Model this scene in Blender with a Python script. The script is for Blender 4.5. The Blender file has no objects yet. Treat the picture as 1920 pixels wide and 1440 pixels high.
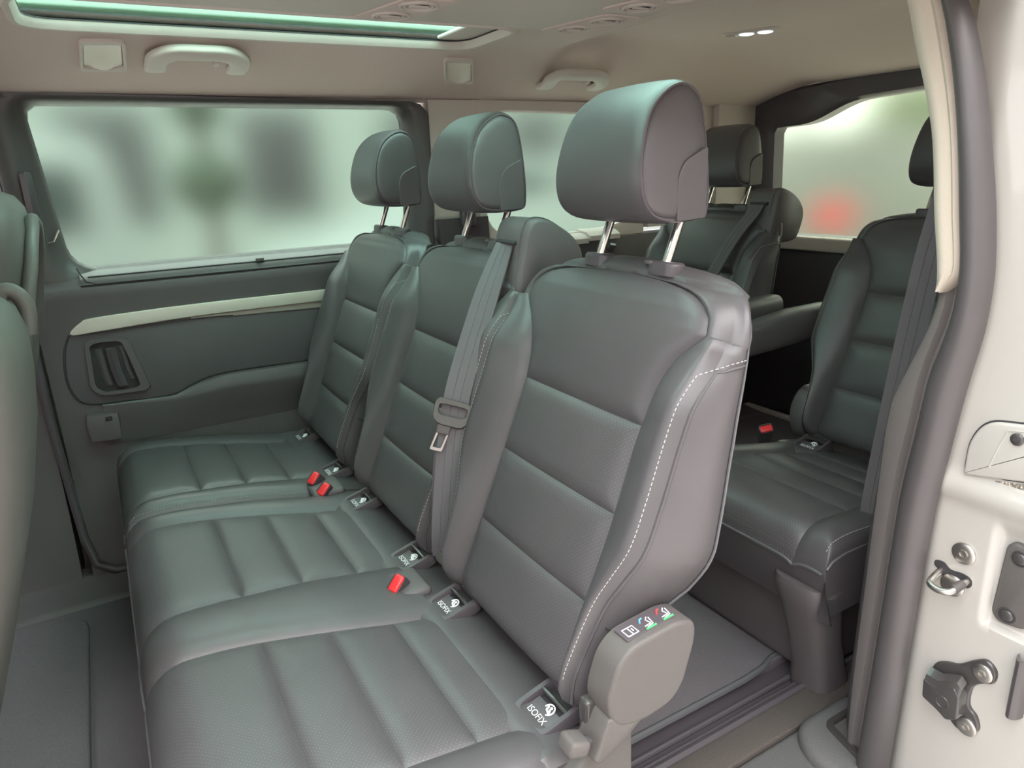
import bpy, bmesh, math, random
from mathutils import Vector, Matrix
random.seed(7)
S = bpy.context.scene
COL = S.collection

# ---------------------------------------------------------------- camera
CAM_H = 1.13
cd = bpy.data.cameras.new('camera'); cam = bpy.data.objects.new('camera', cd); COL.objects.link(cam)
yaw, pitch, roll = [math.radians(a) for a in (29.73653, 16.93284, 2.32206)]
fwd = Vector((math.sin(yaw) * math.cos(pitch), math.cos(yaw) * math.cos(pitch), -math.sin(pitch)))
rgt = Vector((math.cos(yaw), -math.sin(yaw), 0)); dwn = fwd.cross(rgt)
r2 = rgt * math.cos(roll) + dwn * math.sin(roll); d2 = dwn * math.cos(roll) - rgt * math.sin(roll)
M = Matrix.Identity(4)
for i in range(3):
    M[i][0] = r2[i]; M[i][1] = -d2[i]; M[i][2] = -fwd[i]
M[2][3] = CAM_H
cam.matrix_world = M
cd.sensor_fit = 'HORIZONTAL'; cd.sensor_width = 36.0; cd.lens = 1319.98 / 1920 * 36
cd.clip_start = 0.02; cd.clip_end = 300
S.camera = cam

# ---------------------------------------------------------------- world, sun, exposure
w = bpy.data.worlds.new('overcast_sky'); S.world = w; w.use_nodes = True
bgn = w.node_tree.nodes['Background']
wt = w.node_tree
tcw = wt.nodes.new('ShaderNodeTexCoord'); spw = wt.nodes.new('ShaderNodeSeparateXYZ'); mrw = wt.nodes.new('ShaderNodeMapRange')
wt.links.new(tcw.outputs['Generated'], spw.inputs[0]); wt.links.new(spw.outputs[2], mrw.inputs[0])
mrw.inputs[1].default_value = 0.0; mrw.inputs[2].default_value = 1.0; mrw.inputs[3].default_value = 0.62; mrw.inputs[4].default_value = 1.9   # standard overcast: zenith three times the horizon
wt.links.new(mrw.outputs[0], bgn.inputs[1])
bgn.inputs[0].default_value = (0.98, 0.975, 1.0, 1)
sd = bpy.data.lights.new('sun', 'SUN'); so = bpy.data.objects.new('sun', sd); COL.objects.link(so)
sd.energy = 0.3; sd.angle = math.radians(50); sd.color = (1.0, 0.90, 0.78)
so.rotation_euler = Vector((-0.10, 0.80, -0.52)).to_track_quat('-Z', 'Y').to_euler()
S.view_settings.view_transform = 'Standard'; S.view_settings.look = 'None'
S.view_settings.gamma = 1.0; S.view_settings.use_curve_mapping = False
S.view_settings.exposure = 2.38

# ---------------------------------------------------------------- materials
MATS = {}
def mat(name, col, rough=0.5, metal=0.0, spec=0.5, noise=None, bump=None, sheen=0.0, coat=0.0):
    """noise=(scale, amount): colour variation; bump=(kind, scale, strength, distance)"""
    m = bpy.data.materials.new(name); m.use_nodes = True; nt = m.node_tree; N = nt.nodes; L = nt.links
    b = N['Principled BSDF']; b.inputs['Roughness'].default_value = rough; b.inputs['Metallic'].default_value = metal
    b.inputs['Specular IOR Level'].default_value = spec
    b.inputs['Base Color'].default_value = (*col, 1)
    if sheen: b.inputs['Sheen Weight'].default_value = sheen
    if coat: b.inputs['Coat Weight'].default_value = coat
    tc = N.new('ShaderNodeTexCoord')
    if noise:
        n = N.new('ShaderNodeTexNoise'); n.inputs['Scale'].default_value = noise[0]; n.inputs['Detail'].default_value = 4
        L.new(tc.outputs['Object'], n.inputs['Vector'])
        r = N.new('ShaderNodeMapRange'); r.inputs[3].default_value = 1 - noise[1]; r.inputs[4].default_value = 1 + noise[1]
        L.new(n.outputs['Fac'], r.inputs[0])
        mx = N.new('ShaderNodeMix'); mx.data_type = 'RGBA'; mx.blend_type = 'MULTIPLY'; mx.inputs[0].default_value = 1
        mx.inputs[6].default_value = (*col, 1); L.new(r.outputs[0], mx.inputs[7]); L.new(mx.outputs[2], b.inputs['Base Color'])
    if bump:
        kind, sc, st, di = bump
        if kind == 'voronoi':
            t = N.new('ShaderNodeTexVoronoi'); t.feature = 'DISTANCE_TO_EDGE'; out = 'Distance'
        else:
            t = N.new('ShaderNodeTexNoise'); t.inputs['Detail'].default_value = 3; out = 'Fac'
        t.inputs['Scale'].default_value = sc; L.new(tc.outputs['Object'], t.inputs['Vector'])
        bp = N.new('ShaderNodeBump'); bp.inputs['Strength'].default_value = st; bp.inputs['Distance'].default_value = di
        L.new(t.outputs[out], bp.inputs['Height']); L.new(bp.outputs[0], b.inputs['Normal'])
    MATS[name] = m
    return m

LEATHER = (0.079, 0.073, 0.076)
def leather(name, perf):
    m = mat(name, LEATHER, 0.40, 0, 0.5, noise=(14, 0.10), bump=('voronoi', 420, 0.22, 0.0006))
    nt = m.node_tree; N = nt.nodes; L = nt.links; b = N['Principled BSDF']
    if perf:
        uv = N.new('ShaderNodeUVMap'); uv.uv_map = 'UVMap'
        def mth(op, a, bb=None):
            k = N.new('ShaderNodeMath'); k.operation = op
            for i, v in enumerate((a, bb)):
                if v is None: continue
                if isinstance(v, (int, float)): k.inputs[i].default_value = v
                else: L.new(v, k.inputs[i])
            return k.outputs[0]
        sp = N.new('ShaderNodeSeparateXYZ'); L.new(uv.outputs[0], sp.inputs[0])
        P = 0.0066
        rowf = mth('DIVIDE', sp.outputs[1], P * 0.5); row = mth('FLOOR', rowf)
        odd = mth('MULTIPLY', mth('MODULO', row, 2.0), 0.5)
        cx = mth('SUBTRACT', mth('FRACT', mth('ADD', mth('DIVIDE', sp.outputs[0], P), odd)), 0.5)
        cyv = mth('MULTIPLY', mth('SUBTRACT', mth('FRACT', rowf), 0.5), 0.5)
        dd = mth('SQRT', mth('ADD', mth('MULTIPLY', cx, cx), mth('MULTIPLY', cyv, cyv)))
        dot = mth('LESS_THAN', dd, 0.085)
        src = b.inputs['Base Color'].links[0].from_socket
        mx = N.new('ShaderNodeMix'); mx.data_type = 'RGBA'; L.new(dot, mx.inputs[0]); L.new(src, mx.inputs[6])
        mx.inputs[7].default_value = (0.145, 0.145, 0.145, 1); L.new(mx.outputs[2], b.inputs['Base Color'])
    return m
m_leather = leather('leather', False)
m_perf = leather('perforated_leather', True)
m_thread = mat('pale_thread', (0.42, 0.40, 0.38), 0.8)
m_piping = mat('grey_piping', (0.10, 0.10, 0.105), 0.5)
m_chrome = mat('chrome', (0.85, 0.84, 0.82), 0.12, 1.0)
m_steel = mat('zinc_steel', (0.55, 0.53, 0.49), 0.35, 1.0, noise=(60, 0.1))
m_plastic = mat('dark_plastic', (0.104, 0.092, 0.094), 0.5, bump=('noise', 700, 0.25, 0.0006), noise=(9, 0.06))
m_plastic2 = mat('grain_plastic', (0.090, 0.082, 0.076), 0.55, bump=('voronoi', 650, 0.5, 0.0008))
m_sill = mat('sill_plastic', (0.085, 0.078, 0.078), 0.36, bump=('noise', 700, 0.2, 0.0005))
m_front = mat('front_seat_grey', (0.13, 0.122, 0.112), 0.5, bump=('voronoi', 420, 0.2, 0.0006))
m_smoothblk = mat('smooth_black_plastic', (0.080, 0.069, 0.076), 0.4)
m_gloss = mat('black_metal', (0.05, 0.046, 0.044), 0.25, coat=0.3)
m_rubber = mat('seal_rubber', (0.075, 0.068, 0.068), 0.42, noise=(20, 0.08))
m_white = mat('white_body_paint', (0.40, 0.385, 0.352), 0.25, coat=0.5, noise=(2.5, 0.02))
m_liner = mat('headliner_fabric', (0.62, 0.505, 0.455), 0.95, spec=0.1, sheen=0.2, noise=(350, 0.10), bump=('noise', 900, 0.3, 0.0006))
m_trimb = mat('beige_plastic', (0.62, 0.56, 0.51), 0.6, spec=0.3, noise=(300, 0.04))
m_pillar = mat('pale_beige_fabric', (0.56, 0.49, 0.41), 0.8, spec=0.2, noise=(400, 0.06))
m_silver = mat('satin_silver_trim', (0.62, 0.57, 0.50), 0.45, 0.25)
m_carpet = mat('carpet', (0.145, 0.130, 0.138), 1.0, spec=0.05, noise=(420, 0.35), bump=('noise', 600, 0.8, 0.002))
m_carpet2 = mat('brown_carpet', (0.095, 0.083, 0.075), 1.0, spec=0.05, noise=(420, 0.4), bump=('noise', 600, 0.8, 0.002))
m_tread = mat('speckled_step_plastic', (0.11, 0.108, 0.105), 0.7, noise=(500, 0.5), bump=('noise', 700, 0.8, 0.0015))
m_web = mat('belt_webbing', (0.105, 0.098, 0.104), 0.75, sheen=0.3, bump=('noise', 900, 0.3, 0.0005))
m_red = mat('red_button', (0.75, 0.03, 0.035), 0.3)
m_print = mat('white_print', (0.8, 0.82, 0.82), 0.6)
m_green = mat('green_print', (0.05, 0.42, 0.12), 0.6)
m_blue = mat('blue_print', (0.12, 0.35, 0.60), 0.6)
m_redp = mat('red_print', (0.65, 0.05, 0.05), 0.6)
m_dark = mat('dark_void', (0.034, 0.031, 0.033), 0.7)
m_lens = mat('lens_plastic', (0.78, 0.72, 0.62), 0.35, spec=0.4)
def glass(name, col, rough, ior=1.3):
    m = bpy.data.materials.new(name); m.use_nodes = True; nt = m.node_tree; N = nt.nodes
    N.remove(N['Principled BSDF']); g = N.new('ShaderNodeBsdfRefraction'); g.inputs['Color'].default_value = (*col, 1)
    g.inputs['Roughness'].default_value = rough; g.inputs['IOR'].default_value = ior
    nt.links.new(g.outputs[0], N['Material Output'].inputs['Surface']); return m
m_glass = glass('frosted_green_glass', (0.765, 0.865, 0.795), 0.28)
m_glassr = glass('frosted_rear_glass', (0.79, 0.84, 0.74), 0.26)
m_roofglass = glass('teal_roof_glass', (0.73, 0.96, 0.88), 0.15, 1.04)
m_nearglass = glass('privacy_glass', (0.82, 0.88, 0.86), 0.1)
def emit(name, col, st):
    m = bpy.data.materials.new(name); m.use_nodes = True; b = m.node_tree.nodes['Principled BSDF']
    b.inputs['Base Color'].default_value = (0.8, 0.8, 0.8, 1)
    b.inputs['Emission Color'].default_value = (*col, 1); b.inputs['Emission Strength'].default_value = st; return m
m_lamp = emit('lit_lens', (0.85, 0.84, 1.0), 0.55)

# ---------------------------------------------------------------- helpers
ORG = {}
def finish(o, parent, label=None, cat=None, group=None, kind=None):
    if parent is not None: o.parent = parent
    if label: o['label'] = label
    if cat: o['category'] = cat
    if group: o['group'] = group
    if kind: o['kind'] = kind
    return o
def empty(name, loc, label, cat, group=None):
    o = bpy.data.objects.new(name, None); COL.objects.link(o); o.location = loc; o.empty_display_size = 0.05
    ORG[o.name] = Vector(loc); return finish(o, None, label, cat, group)
def obj(name, V, F, m, parent=None, smooth=True, uv=None, sharp=40, **kw):
    V = [Vector(v) for v in V]
    if parent is not None: org = ORG[parent.name]
    else:
        xs = [v.x for v in V]; ys = [v.y for v in V]; zs = [v.z for v in V]
        org = Vector(((min(xs) + max(xs)) / 2, (min(ys) + max(ys)) / 2, min(zs)))
    me = bpy.data.meshes.new(name); me.from_pydata([tuple(v - org) for v in V], [], [tuple(f) for f in F]); me.update()
    bm = bmesh.new(); bm.from_mesh(me); bmesh.ops.remove_doubles(bm, verts=bm.verts, dist=1e-6)
    if uv is None:
        bmesh.ops.recalc_face_normals(bm, faces=bm.faces)
    bm.to_mesh(me); bm.free()
    if uv is not None:
        lay = me.uv_layers.new(name='UVMap')
        for lp in me.loops:
            co = me.vertices[lp.vertex_index].co + org; lay.data[lp.index].uv = uv(co)
    if smooth:
        me.shade_smooth()
        for pl_ in me.polygons:
            if len(pl_.vertices) > 6: pl_.use_smooth = False
        try: me.set_sharp_from_angle(angle=math.radians(sharp))
        except Exception: pass
    me.materials.append(m)
    o = bpy.data.objects.new(name, me); COL.objects.link(o)
    if parent is None: o.location = org
    ORG[o.name] = org
    return finish(o, parent, **kw)
class MB:
    """collects shapes into one mesh"""
    def __init__(s): s.V = []; s.F = []
    def add(s, V, F):
        n = len(s.V); s.V += [Vector(v) for v in V]; s.F += [[i + n for i in f] for f in F]; return s
    def obj(s, name, m, parent=None, **kw): return obj(name, s.V, s.F, m, parent, **kw)
def loft(rings, close=True, cap=True):
    V = []; F = []; n = len(rings[0])
    for r in rings: V += [Vector(p) for p in r]
    for i in range(len(rings) - 1):
        for j in range(n if close else n - 1):
            a = i * n + j; b = i * n + (j + 1) % n
            F.append((a, b, b + n, a + n))
    if cap and close:
        F.append(tuple(range(n - 1, -1, -1))); F.append(tuple(range((len(rings) - 1) * n, len(rings) * n)))
    return V, F
def interp(tab, x):
    if x <= tab[0][0]: return tab[0][1]
    for (a, b), (c, d) in zip(tab, tab[1:]):
        if x <= c: return b + (d - b) * (x - a) / (c - a)
    return tab[-1][1]
def smoothtab(tab, x):
    """monotone-ish smooth interpolation (Catmull-Rom on a table)"""
    if x <= tab[0][0]: return tab[0][1]
    if x >= tab[-1][0]: return tab[-1][1]
    for i in range(len(tab) - 1):
        x0, y0 = tab[i]; x1, y1 = tab[i + 1]
        if x <= x1:
            m0 = (y1 - tab[i - 1][1]) / (x1 - tab[i - 1][0]) if i > 0 else (y1 - y0) / (x1 - x0)
            m1 = (tab[i + 2][1] - y0) / (tab[i + 2][0] - x0) if i + 2 < len(tab) else (y1 - y0) / (x1 - x0)
            h = x1 - x0; t = (x - x0) / h
            return ((2 * t**3 - 3 * t**2 + 1) * y0 + (t**3 - 2 * t**2 + t) * h * m0 + (-2 * t**3 + 3 * t**2) * y1 + (t**3 - t**2) * h * m1)
def catmull(P, n=6, closed=True):
    P = [Vector(p) for p in P]; out = []; N = len(P)
    for i in range(N if closed else N - 1):
        p0 = P[(i - 1) % N] if closed or i > 0 else P[i]; p1 = P[i]; p2 = P[(i + 1) % N]
        p3 = P[(i + 2) % N] if closed or i + 2 < N else p2
        for k in range(n):
            t = k / n
            out.append(0.5 * ((2 * p1) + (p2 - p0) * t + (2 * p0 - 5 * p1 + 4 * p2 - p3) * t * t + (3 * p1 - p0 - 3 * p2 + p3) * t**3))
    if not closed: out.append(P[-1])
    return out
def rounded(P, r, n=5):
    """polygon (2D) with rounded corners; r number or list"""
    P = [Vector((p[0], p[1])) for p in P]; out = []; N = len(P)
    for i, p in enumerate(P):
        rr = r[i] if isinstance(r, (list, tuple)) else r
        a = P[i - 1] - p; b = P[(i + 1) % N] - p; la, lb = a.length, b.length
        rr = min(rr, la * .49, lb * .49)
        if rr < 1e-6: out.append(p); continue
        a /= la; b /= lb; s = p + a * rr; e = p + b * rr
        for k in range(n + 1):
            t = k / n; out.append((1 - t)**2 * s + 2 * t * (1 - t) * p + t * t * e)
    return out
def frame3(o, ex, ey, ez=None):
    o = Vector(o); ex = Vector(ex).normalized(); ey = Vector(ey).normalized()
    ez = Vector(ez) if ez else ex.cross(ey)
    return lambda x, y, z=0.0: o + ex * x + ey * y + ez * z
def inset(P, d):
    """shrink polygon toward its inside by d (2D, works for convex-ish outlines)"""
    N = len(P); A = sum(P[i - 1].x * P[i].y - P[i].x * P[i - 1].y for i in range(N)); sg = 1 if A > 0 else -1
    out = []
    for i in range(N):
        t = P[(i + 1) % N] - P[i - 1]
        if t.length < 1e-9: out.append(P[i].copy()); continue
        t.normalize(); out.append(P[i] + Vector((-t.y, t.x)) * sg * d)
    return out
def plate(P, f, z0, z1, bev=0.003, nb=3):
    """extruded outline in frame f between z0 and z1 with a rounded top edge (z1)"""
    P = [Vector((p[0], p[1])) for p in P]
    rings = [[f(p.x, p.y, z0) for p in P]]
    s = 1 if z1 > z0 else -1
    for k in range(nb + 1):
        a = k / nb * math.pi / 2
        Q = inset(P, bev * (1 - math.cos(a))) if k else P
        rings.append([f(q.x, q.y, z1 - s * bev * (1 - math.sin(a))) for q in Q])
    T_ = inset(P, bev); c_ = sum(T_, Vector((0, 0))) / len(T_)
    cr = [(T_[i - 1] - c_).x * (T_[i] - c_).y - (T_[i - 1] - c_).y * (T_[i] - c_).x for i in range(len(T_))]
    if min(cr) > -1e-9 or max(cr) < 1e-9:      # seen whole from its centre: close with rings and a small fan
        for k in (.97, .6, .25): rings.append([f(c_.x + (q.x - c_.x) * k, c_.y + (q.y - c_.y) * k, z1) for q in T_])
        V_, F_ = loft(rings, cap=False); n_ = len(P); V_.append(f(c_.x, c_.y, z1)); b_ = (len(rings) - 1) * n_
        F_ += [(b_ + i, b_ + (i + 1) % n_, len(V_) - 1) for i in range(n_)]; F_.append(tuple(range(n_ - 1, -1, -1)))
        return V_, F_
    return loft(rings)
def ringplate(Po, Pi, f, z0, z1, bev=0.003):
    """flat frame between two outlines of equal length"""
    Po = [Vector((p[0], p[1])) for p in Po]; Pi = [Vector((p[0], p[1])) for p in Pi]; n = len(Po); s = 1 if z1 > z0 else -1
    def mixp(t): return [a + (b - a) * t for a, b in zip(Po, Pi)]
    L = [(0, z0), (0, z1 - s * bev), (.12, z1), (.88, z1), (1, z1 - s * bev), (1, z0)]
    rings = [[f(p.x, p.y, z) for p in mixp(t)] for t, z in L]
    V, F = loft(rings + [rings[0]], cap=False)
    return V, F
def resample(P, n):
    P = [Vector((p[0], p[1])) for p in P]; Q = P + [P[0]]; d = [0]
    for a, b in zip(Q, Q[1:]): d.append(d[-1] + (b - a).length)
    out = []; k = 0
    for i in range(n):
        s = d[-1] * i / n
        while d[k + 1] < s: k += 1
        t = (s - d[k]) / max(d[k + 1] - d[k], 1e-9); out.append(Q[k].lerp(Q[k + 1], t))
    return out
def tube(P, r, n=10, closed=False, taper=None, flat=1.0):
    P = [Vector(p) for p in P]; rings = []; up = None; N = len(P)
    for i, p in enumerate(P):
        t = (P[(i + 1) % N] - P[i - 1]) if closed else (P[min(i + 1, N - 1)] - P[max(i - 1, 0)])
        t.normalize()
        if up is None: up = Vector((0, 0, 1)) if abs(t.z) < .9 else Vector((0, 1, 0))
        up = (up - t * up.dot(t)).normalized(); s = t.cross(up)
        rr = r if taper is None else r * taper(i / (N - 1))
        rings.append([p + (up * math.cos(a) * flat + s * math.sin(a)) * rr for a in [2 * math.pi * k / n for k in range(n)]])
    if closed: rings.append(rings[0])
    return loft(rings, cap=not closed)
def rbox(c, s, r=0.005, f=None, seg=3):
    bm = bmesh.new(); bmesh.ops.create_cube(bm, size=1)
    for v in bm.verts: v.co = Vector((v.co.x * s[0], v.co.y * s[1], v.co.z * s[2]))
    bmesh.ops.bevel(bm, geom=bm.edges[:], offset=min(r, min(s) * .49), segments=seg, affect='EDGES', profile=.5)
    bm.verts.index_update(); c = Vector(c)
    V = [(f(v.co.x + c.x, v.co.y + c.y, v.co.z + c.z) if f else v.co + c) for v in bm.verts]; F = [[v.index for v in fc.verts] for fc in bm.faces]
    bm.free(); return V, F
def disc(f, r, z0, z1, n=24, dome=0.0, c=(0, 0)):
    rings = []
    for rr, z in ((r, z0), (r, z1 - .15 * abs(z1 - z0)), (r * .93, z1), (r * .6, z1 + dome * .7), (r * .05, z1 + dome)):
        rings.append([f(c[0] + rr * math.cos(2 * math.pi * k / n), c[1] + rr * math.sin(2 * math.pi * k / n), z) for k in range(n)])
    return loft(rings)
def text_mesh(s, size):
    cu = bpy.data.curves.new('t', 'FONT'); cu.body = s; cu.size = size; cu.align_x = 'CENTER'; cu.align_y = 'CENTER'
    o = bpy.data.objects.new('t', cu); COL.objects.link(o)
    me = bpy.data.meshes.new_from_object(o.evaluated_get(bpy.context.evaluated_depsgraph_get()))
    V = [v.co.copy() for v in me.vertices]; F = [list(p.vertices) for p in me.polygons]
    bpy.data.objects.remove(o); bpy.data.curves.remove(cu); bpy.data.meshes.remove(me); return V, F
def dashes(path, L=0.0042, gap=0.0026, r=0.0006):
    """thread stitches along a 3D path"""
    P = [Vector(p) for p in path]; d = [0]
    for a, b in zip(P, P[1:]): d.append(d[-1] + (b - a).length)
    def at(s):
        k = 0
        while k < len(d) - 2 and d[k + 1] < s: k += 1
        return P[k].lerp(P[k + 1], (s - d[k]) / max(1e-9, d[k + 1] - d[k]))
    mb = MB(); s = 0
    while s + L < d[-1]:
        a, b = at(s), at(s + L); t = (b - a).normalized(); u = t.orthogonal().normalized(); v = t.cross(u)
        R = [[p + (u * math.cos(q) + v * math.sin(q)) * r for q in (0, 1.5708, 3.1416, 4.7124)] for p in (a, b)]
        mb.add(*loft(R)); s += L + gap
    return mb
def copy_tree(o, shift=(0, 0, 0), parent=None):
    c = o.copy(); COL.objects.link(c); c.parent = parent
    if parent is None: c.location = Vector(o.location) + Vector(shift); ORG[c.name] = Vector(c.location)
    else: ORG[c.name] = ORG[parent.name]
    for ch in [x for x in bpy.data.objects if x.parent == o]: copy_tree(ch, shift, c)
    return c

FZ = 0.10          # cabin floor height
YN, YM, YF = 0.828, 1.308, 1.816   # the three seats of the middle row
YC = 1.31          # van centre line

# ================================================================ SETTING
def struct(name, V, F, m, **kw): return obj(name, V, F, m, kind='structure', **kw)
# ---- ground outside
struct('ground_asphalt', [(-40, -40, -.36), (40, -40, -.36), (40, 40, -.36), (-40, 40, -.36)], [(0, 1, 2, 3)],
       mat('pale_asphalt', (0.48, 0.445, 0.415), 0.9, noise=(3, 0.15)), smooth=False)
# ---- floor
def slab(x0, x1, y0, y1, z0, z1, r=.004): return rbox(((x0 + x1) / 2, (y0 + y1) / 2, (z0 + z1) / 2), (x1 - x0, y1 - y0, z1 - z0), r)
FL = struct('floor', *slab(-1.6, 2.4, 0.835, 2.06, FZ - .05, FZ), m_carpet)
obj('carpet_edge', *tube([(x, .829, FZ - .004) for x in (-1.2, 0, 1.0)] + [(1.06, .834, FZ - .004), (1.10, .846, FZ - .004), (2.38, .850, FZ - .004)], .0075, 8), m_piping, FL)
obj('rail_channel', *slab(-1.6, 2.4, 0.745, 0.85, FZ - .09, FZ - .022), m_smoothblk, FL)
for y, zz, r in ((.795, -.016, .006), (.772, -.014, .005), (.752, -.006, .010)):
    obj('rail_rib', *tube([(-1.6, y, FZ + zz), (2.4, y, FZ + zz)], r, 8), m_smoothblk, FL)
obj('carpet_strip', *slab(-1.6, 2.4, 0.685, 0.745, FZ - .06, FZ), m_carpet2, FL)
struct('floor_pan', *slab(-1.6, 2.44, .55, 2.19, FZ - .16, FZ - .10), m_dark, smooth=False)
struct('wall_front', *slab(-1.56, -1.5, .44, 2.19, -.2, .95), m_plastic, smooth=False)
struct('wall_near_front', *slab(-1.5, -.36, .44, .50, -.2, 1.36), m_plastic, smooth=False)
struct('wall_near_sill', *slab(-1.5, 1.0, .325, .345, -.22, FZ - .02), m_white, smooth=False)
struct('wall_near_outer', *slab(1.03, 2.45, .30, .32, -.22, 1.40), m_white, smooth=False)
ST = struct('floor_step', *slab(-1.6, 1.02, 0.33, 0.685, FZ - .12, FZ - .004, .012), m_tread)
# moulded rise and recessed pull around the step end
f = frame3((1.035, .655, FZ - .004), (1, 0, 0), (0, 1, 0))
obj('step_rise', *plate(rounded([(-.115, -.16), (.10, -.16), (.10, .028), (-.06, .028), (-.10, -.02)], .03), f, 0, .022, .018), m_tread, ST)
obj('tie_down_frame', *ringplate(resample(rounded([(-.050, -.10), (.07, -.10), (.07, -.006), (-.026, -.006)], .014), 40), resample(rounded([(-.036, -.10), (.07, -.10), (.07, -.018), (-.018, -.018)], .010), 40), f, .018, .030), m_gloss, ST)
obj('tie_down_plate', *plate([(-.034, -.10), (.07, -.10), (.07, -.02), (-.018, -.02)], f, .012, .023, .001), m_plastic2, ST)
# raised moulded edge running forward along the far sill
struct('trim_1', *loft([[(x, 1.905, FZ - .02), (x, 1.912, FZ + .006), (x, 1.93, FZ + .011), (x, 2.04, FZ + .022), (x, 2.09, FZ + .024), (x, 2.09, FZ - .02)] for x in (-1.3, -.6, -.15, -.06, 2.3)]), m_plastic, sharp=60)
fm = frame3((-.62, 1.55, FZ), (1, 0, 0), (0, 1, 0))
obj('floor_mat', *plate(rounded([(-.5, -.85), (.44, -.85), (.44, .30), (.36, .345), (-.5, .31)], .05), fm, 0, .010, .006), m_carpet,
    label='dark grey carpet floor mat behind the front seats', cat='floor mat')

# ---- ceiling: one shaped headliner with two roof-glass openings
def roof_z(x, y):
    d = abs(y - YC)
    z = interp([(0, 1.45), (.51, 1.45), (.58, 1.430), (.68, 1.395), (.76, 1.365), (.80, 1.349), (.82, 1.346)], d)
    def sm(a, b, v): t = min(1, max(0, (v - a) / (b - a))); return t * t * (3 - 2 * t)
    return z + .042 * sm(1.19, 1.37, x) * (1 - sm(.48, .76, d)) - sm(1.85, 2.38, x) * (.105 - .08 * sm(.45, .78, d))
OX0, OX1 = -.06, .945; OY = ((.795, 1.085), (1.535, 1.825))
xs = sorted(set([-1.5, -1.0, -.5, OX0, OX1] + [OX0 + (OX1 - OX0) * i / 8 for i in range(9)] + [.96 + i * .03 for i in range(16)] + [1.45 + i * .06 for i in range(17)]))
ys = sorted(set([.49, .51, .53, .55, .58, .62, .66, .70, .73, .76, .795, .86, .95, 1.02, 1.085, 1.16, 1.25, 1.31, 1.38, 1.46, 1.535, 1.60, 1.68, 1.76, 1.825, 1.855, 1.88, 1.91, 1.95, 1.99, 2.03, 2.06, 2.08, 2.10, 2.11, 2.13]))
V = []; F = []; nx, ny = len(xs), len(ys)
def hole(x, y): return OX0 < x < OX1 and any(a < y < b for a, b in OY)
for up in (0, 1):
    for x in xs:
        for y in ys: V.append((x, y, roof_z(x, y) + (.022 if up else 0)))
for i in range(nx - 1):
    for j in range(ny - 1):
        if hole((xs[i] + xs[i + 1]) / 2, (ys[j] + ys[j + 1]) / 2): continue
        for up in (0, 1):
            b = up * nx * ny; q = (b + i * ny + j, b + i * ny + j + 1, b + (i + 1) * ny + j + 1, b + (i + 1) * ny + j)
            F.append(q if up else q[::-1])
CE = struct('ceiling', V, F, m_liner)
def rect_path(x0, x1, y0, y1, r): return rounded([(x0, y0), (x1, y0), (x1, y1), (x0, y1)], r, 8)
for k, (a, b) in enumerate(OY):
    P = rect_path(OX0 - .012, OX1 + .012, a - .012, b + .012, .075)
    Q = rect_path(OX0 + .016, OX1 - .012, a + .016, b - .012, .06)
    f = frame3((0, 0, 1.45), (1, 0, 0), (0, 1, 0))
    P2, Q2 = resample(P, 96), resample(Q, 96)
    obj('roof_opening_lip', *loft([[f(p.x, p.y, z) for p in [a_.lerp(b_, t) for a_, b_ in zip(P2, Q2)]] for t, z in ((0, .004), (.1, -.008), (.3, -.014), (.6, -.013), (.85, -.005), (1, .006))], cap=False), m_trimb, CE)
    G = resample(rect_path(OX0 - .02, OX1 + .02, a - .02, b + .02, .07), 96)
    obj('roof_gasket', *loft([[f(p.x, p.y, z) for p in R] for R, z in ((Q2, .004), (Q2, .007), (G, .009), (G, .030))], cap=False), m_dark, CE)
    wn = struct('window_%d' % (k + 4), *slab(OX0 - .07, OX1 + .07, a - .07, b + .07, 1.477, 1.481, .0005), m_roofglass, smooth=False)
# sliding roof blind end bar, seen at the rear of the far roof glass
obj('blind_bar', *rbox((.900, 1.68, 1.463), (.09, .27, .010), .005), m_trimb, CE)
# outer steel roof so no light leaks
for x0, x1, y0, y1 in ((1.02, 2.45, .45, 2.17), (-1.5, -.13, .45, 2.17), (-.13, 1.02, 1.90, 2.17), (-.13, 1.02, .45, .72), (-.13, 1.02, 1.16, 1.46)):
    obj('roof_skin', *slab(x0, x1, y0, y1, 1.500, 1.515, .001), m_white, CE, smooth=False)
struct('wall_far_top', *slab(-1.5, 2.44, 2.135, 2.20, 1.338, 1.54), m_trimb, smooth=False)
struct('wall_far', *slab(-1.5, 2.44, 2.19, 2.21, -.2, .88), m_white, smooth=False)

# ---- far wall: door with window, pillar, rear quarter
WY = 2.12
fw = frame3((0, WY, 0), (1, 0, 0), (0, 0, 1), (0, -1, 0))      # x, z, height towards the cabin
DO = struct('door_1', *loft([[(x, WY + dy, z) for dy, z in ((.03, .926), (-.022, .892), (-.030, .878), (-.028, .86), (-.018, .80), (-.012, .75), (-.012, .60), (-.010, .45), (-.025, .28), (-.075, .14), (-.085, .10), (.06, .10), (.06, .93))] for x in (-.165, -.10, .2, .6, .96)]), m_plastic, sharp=50)
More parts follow.
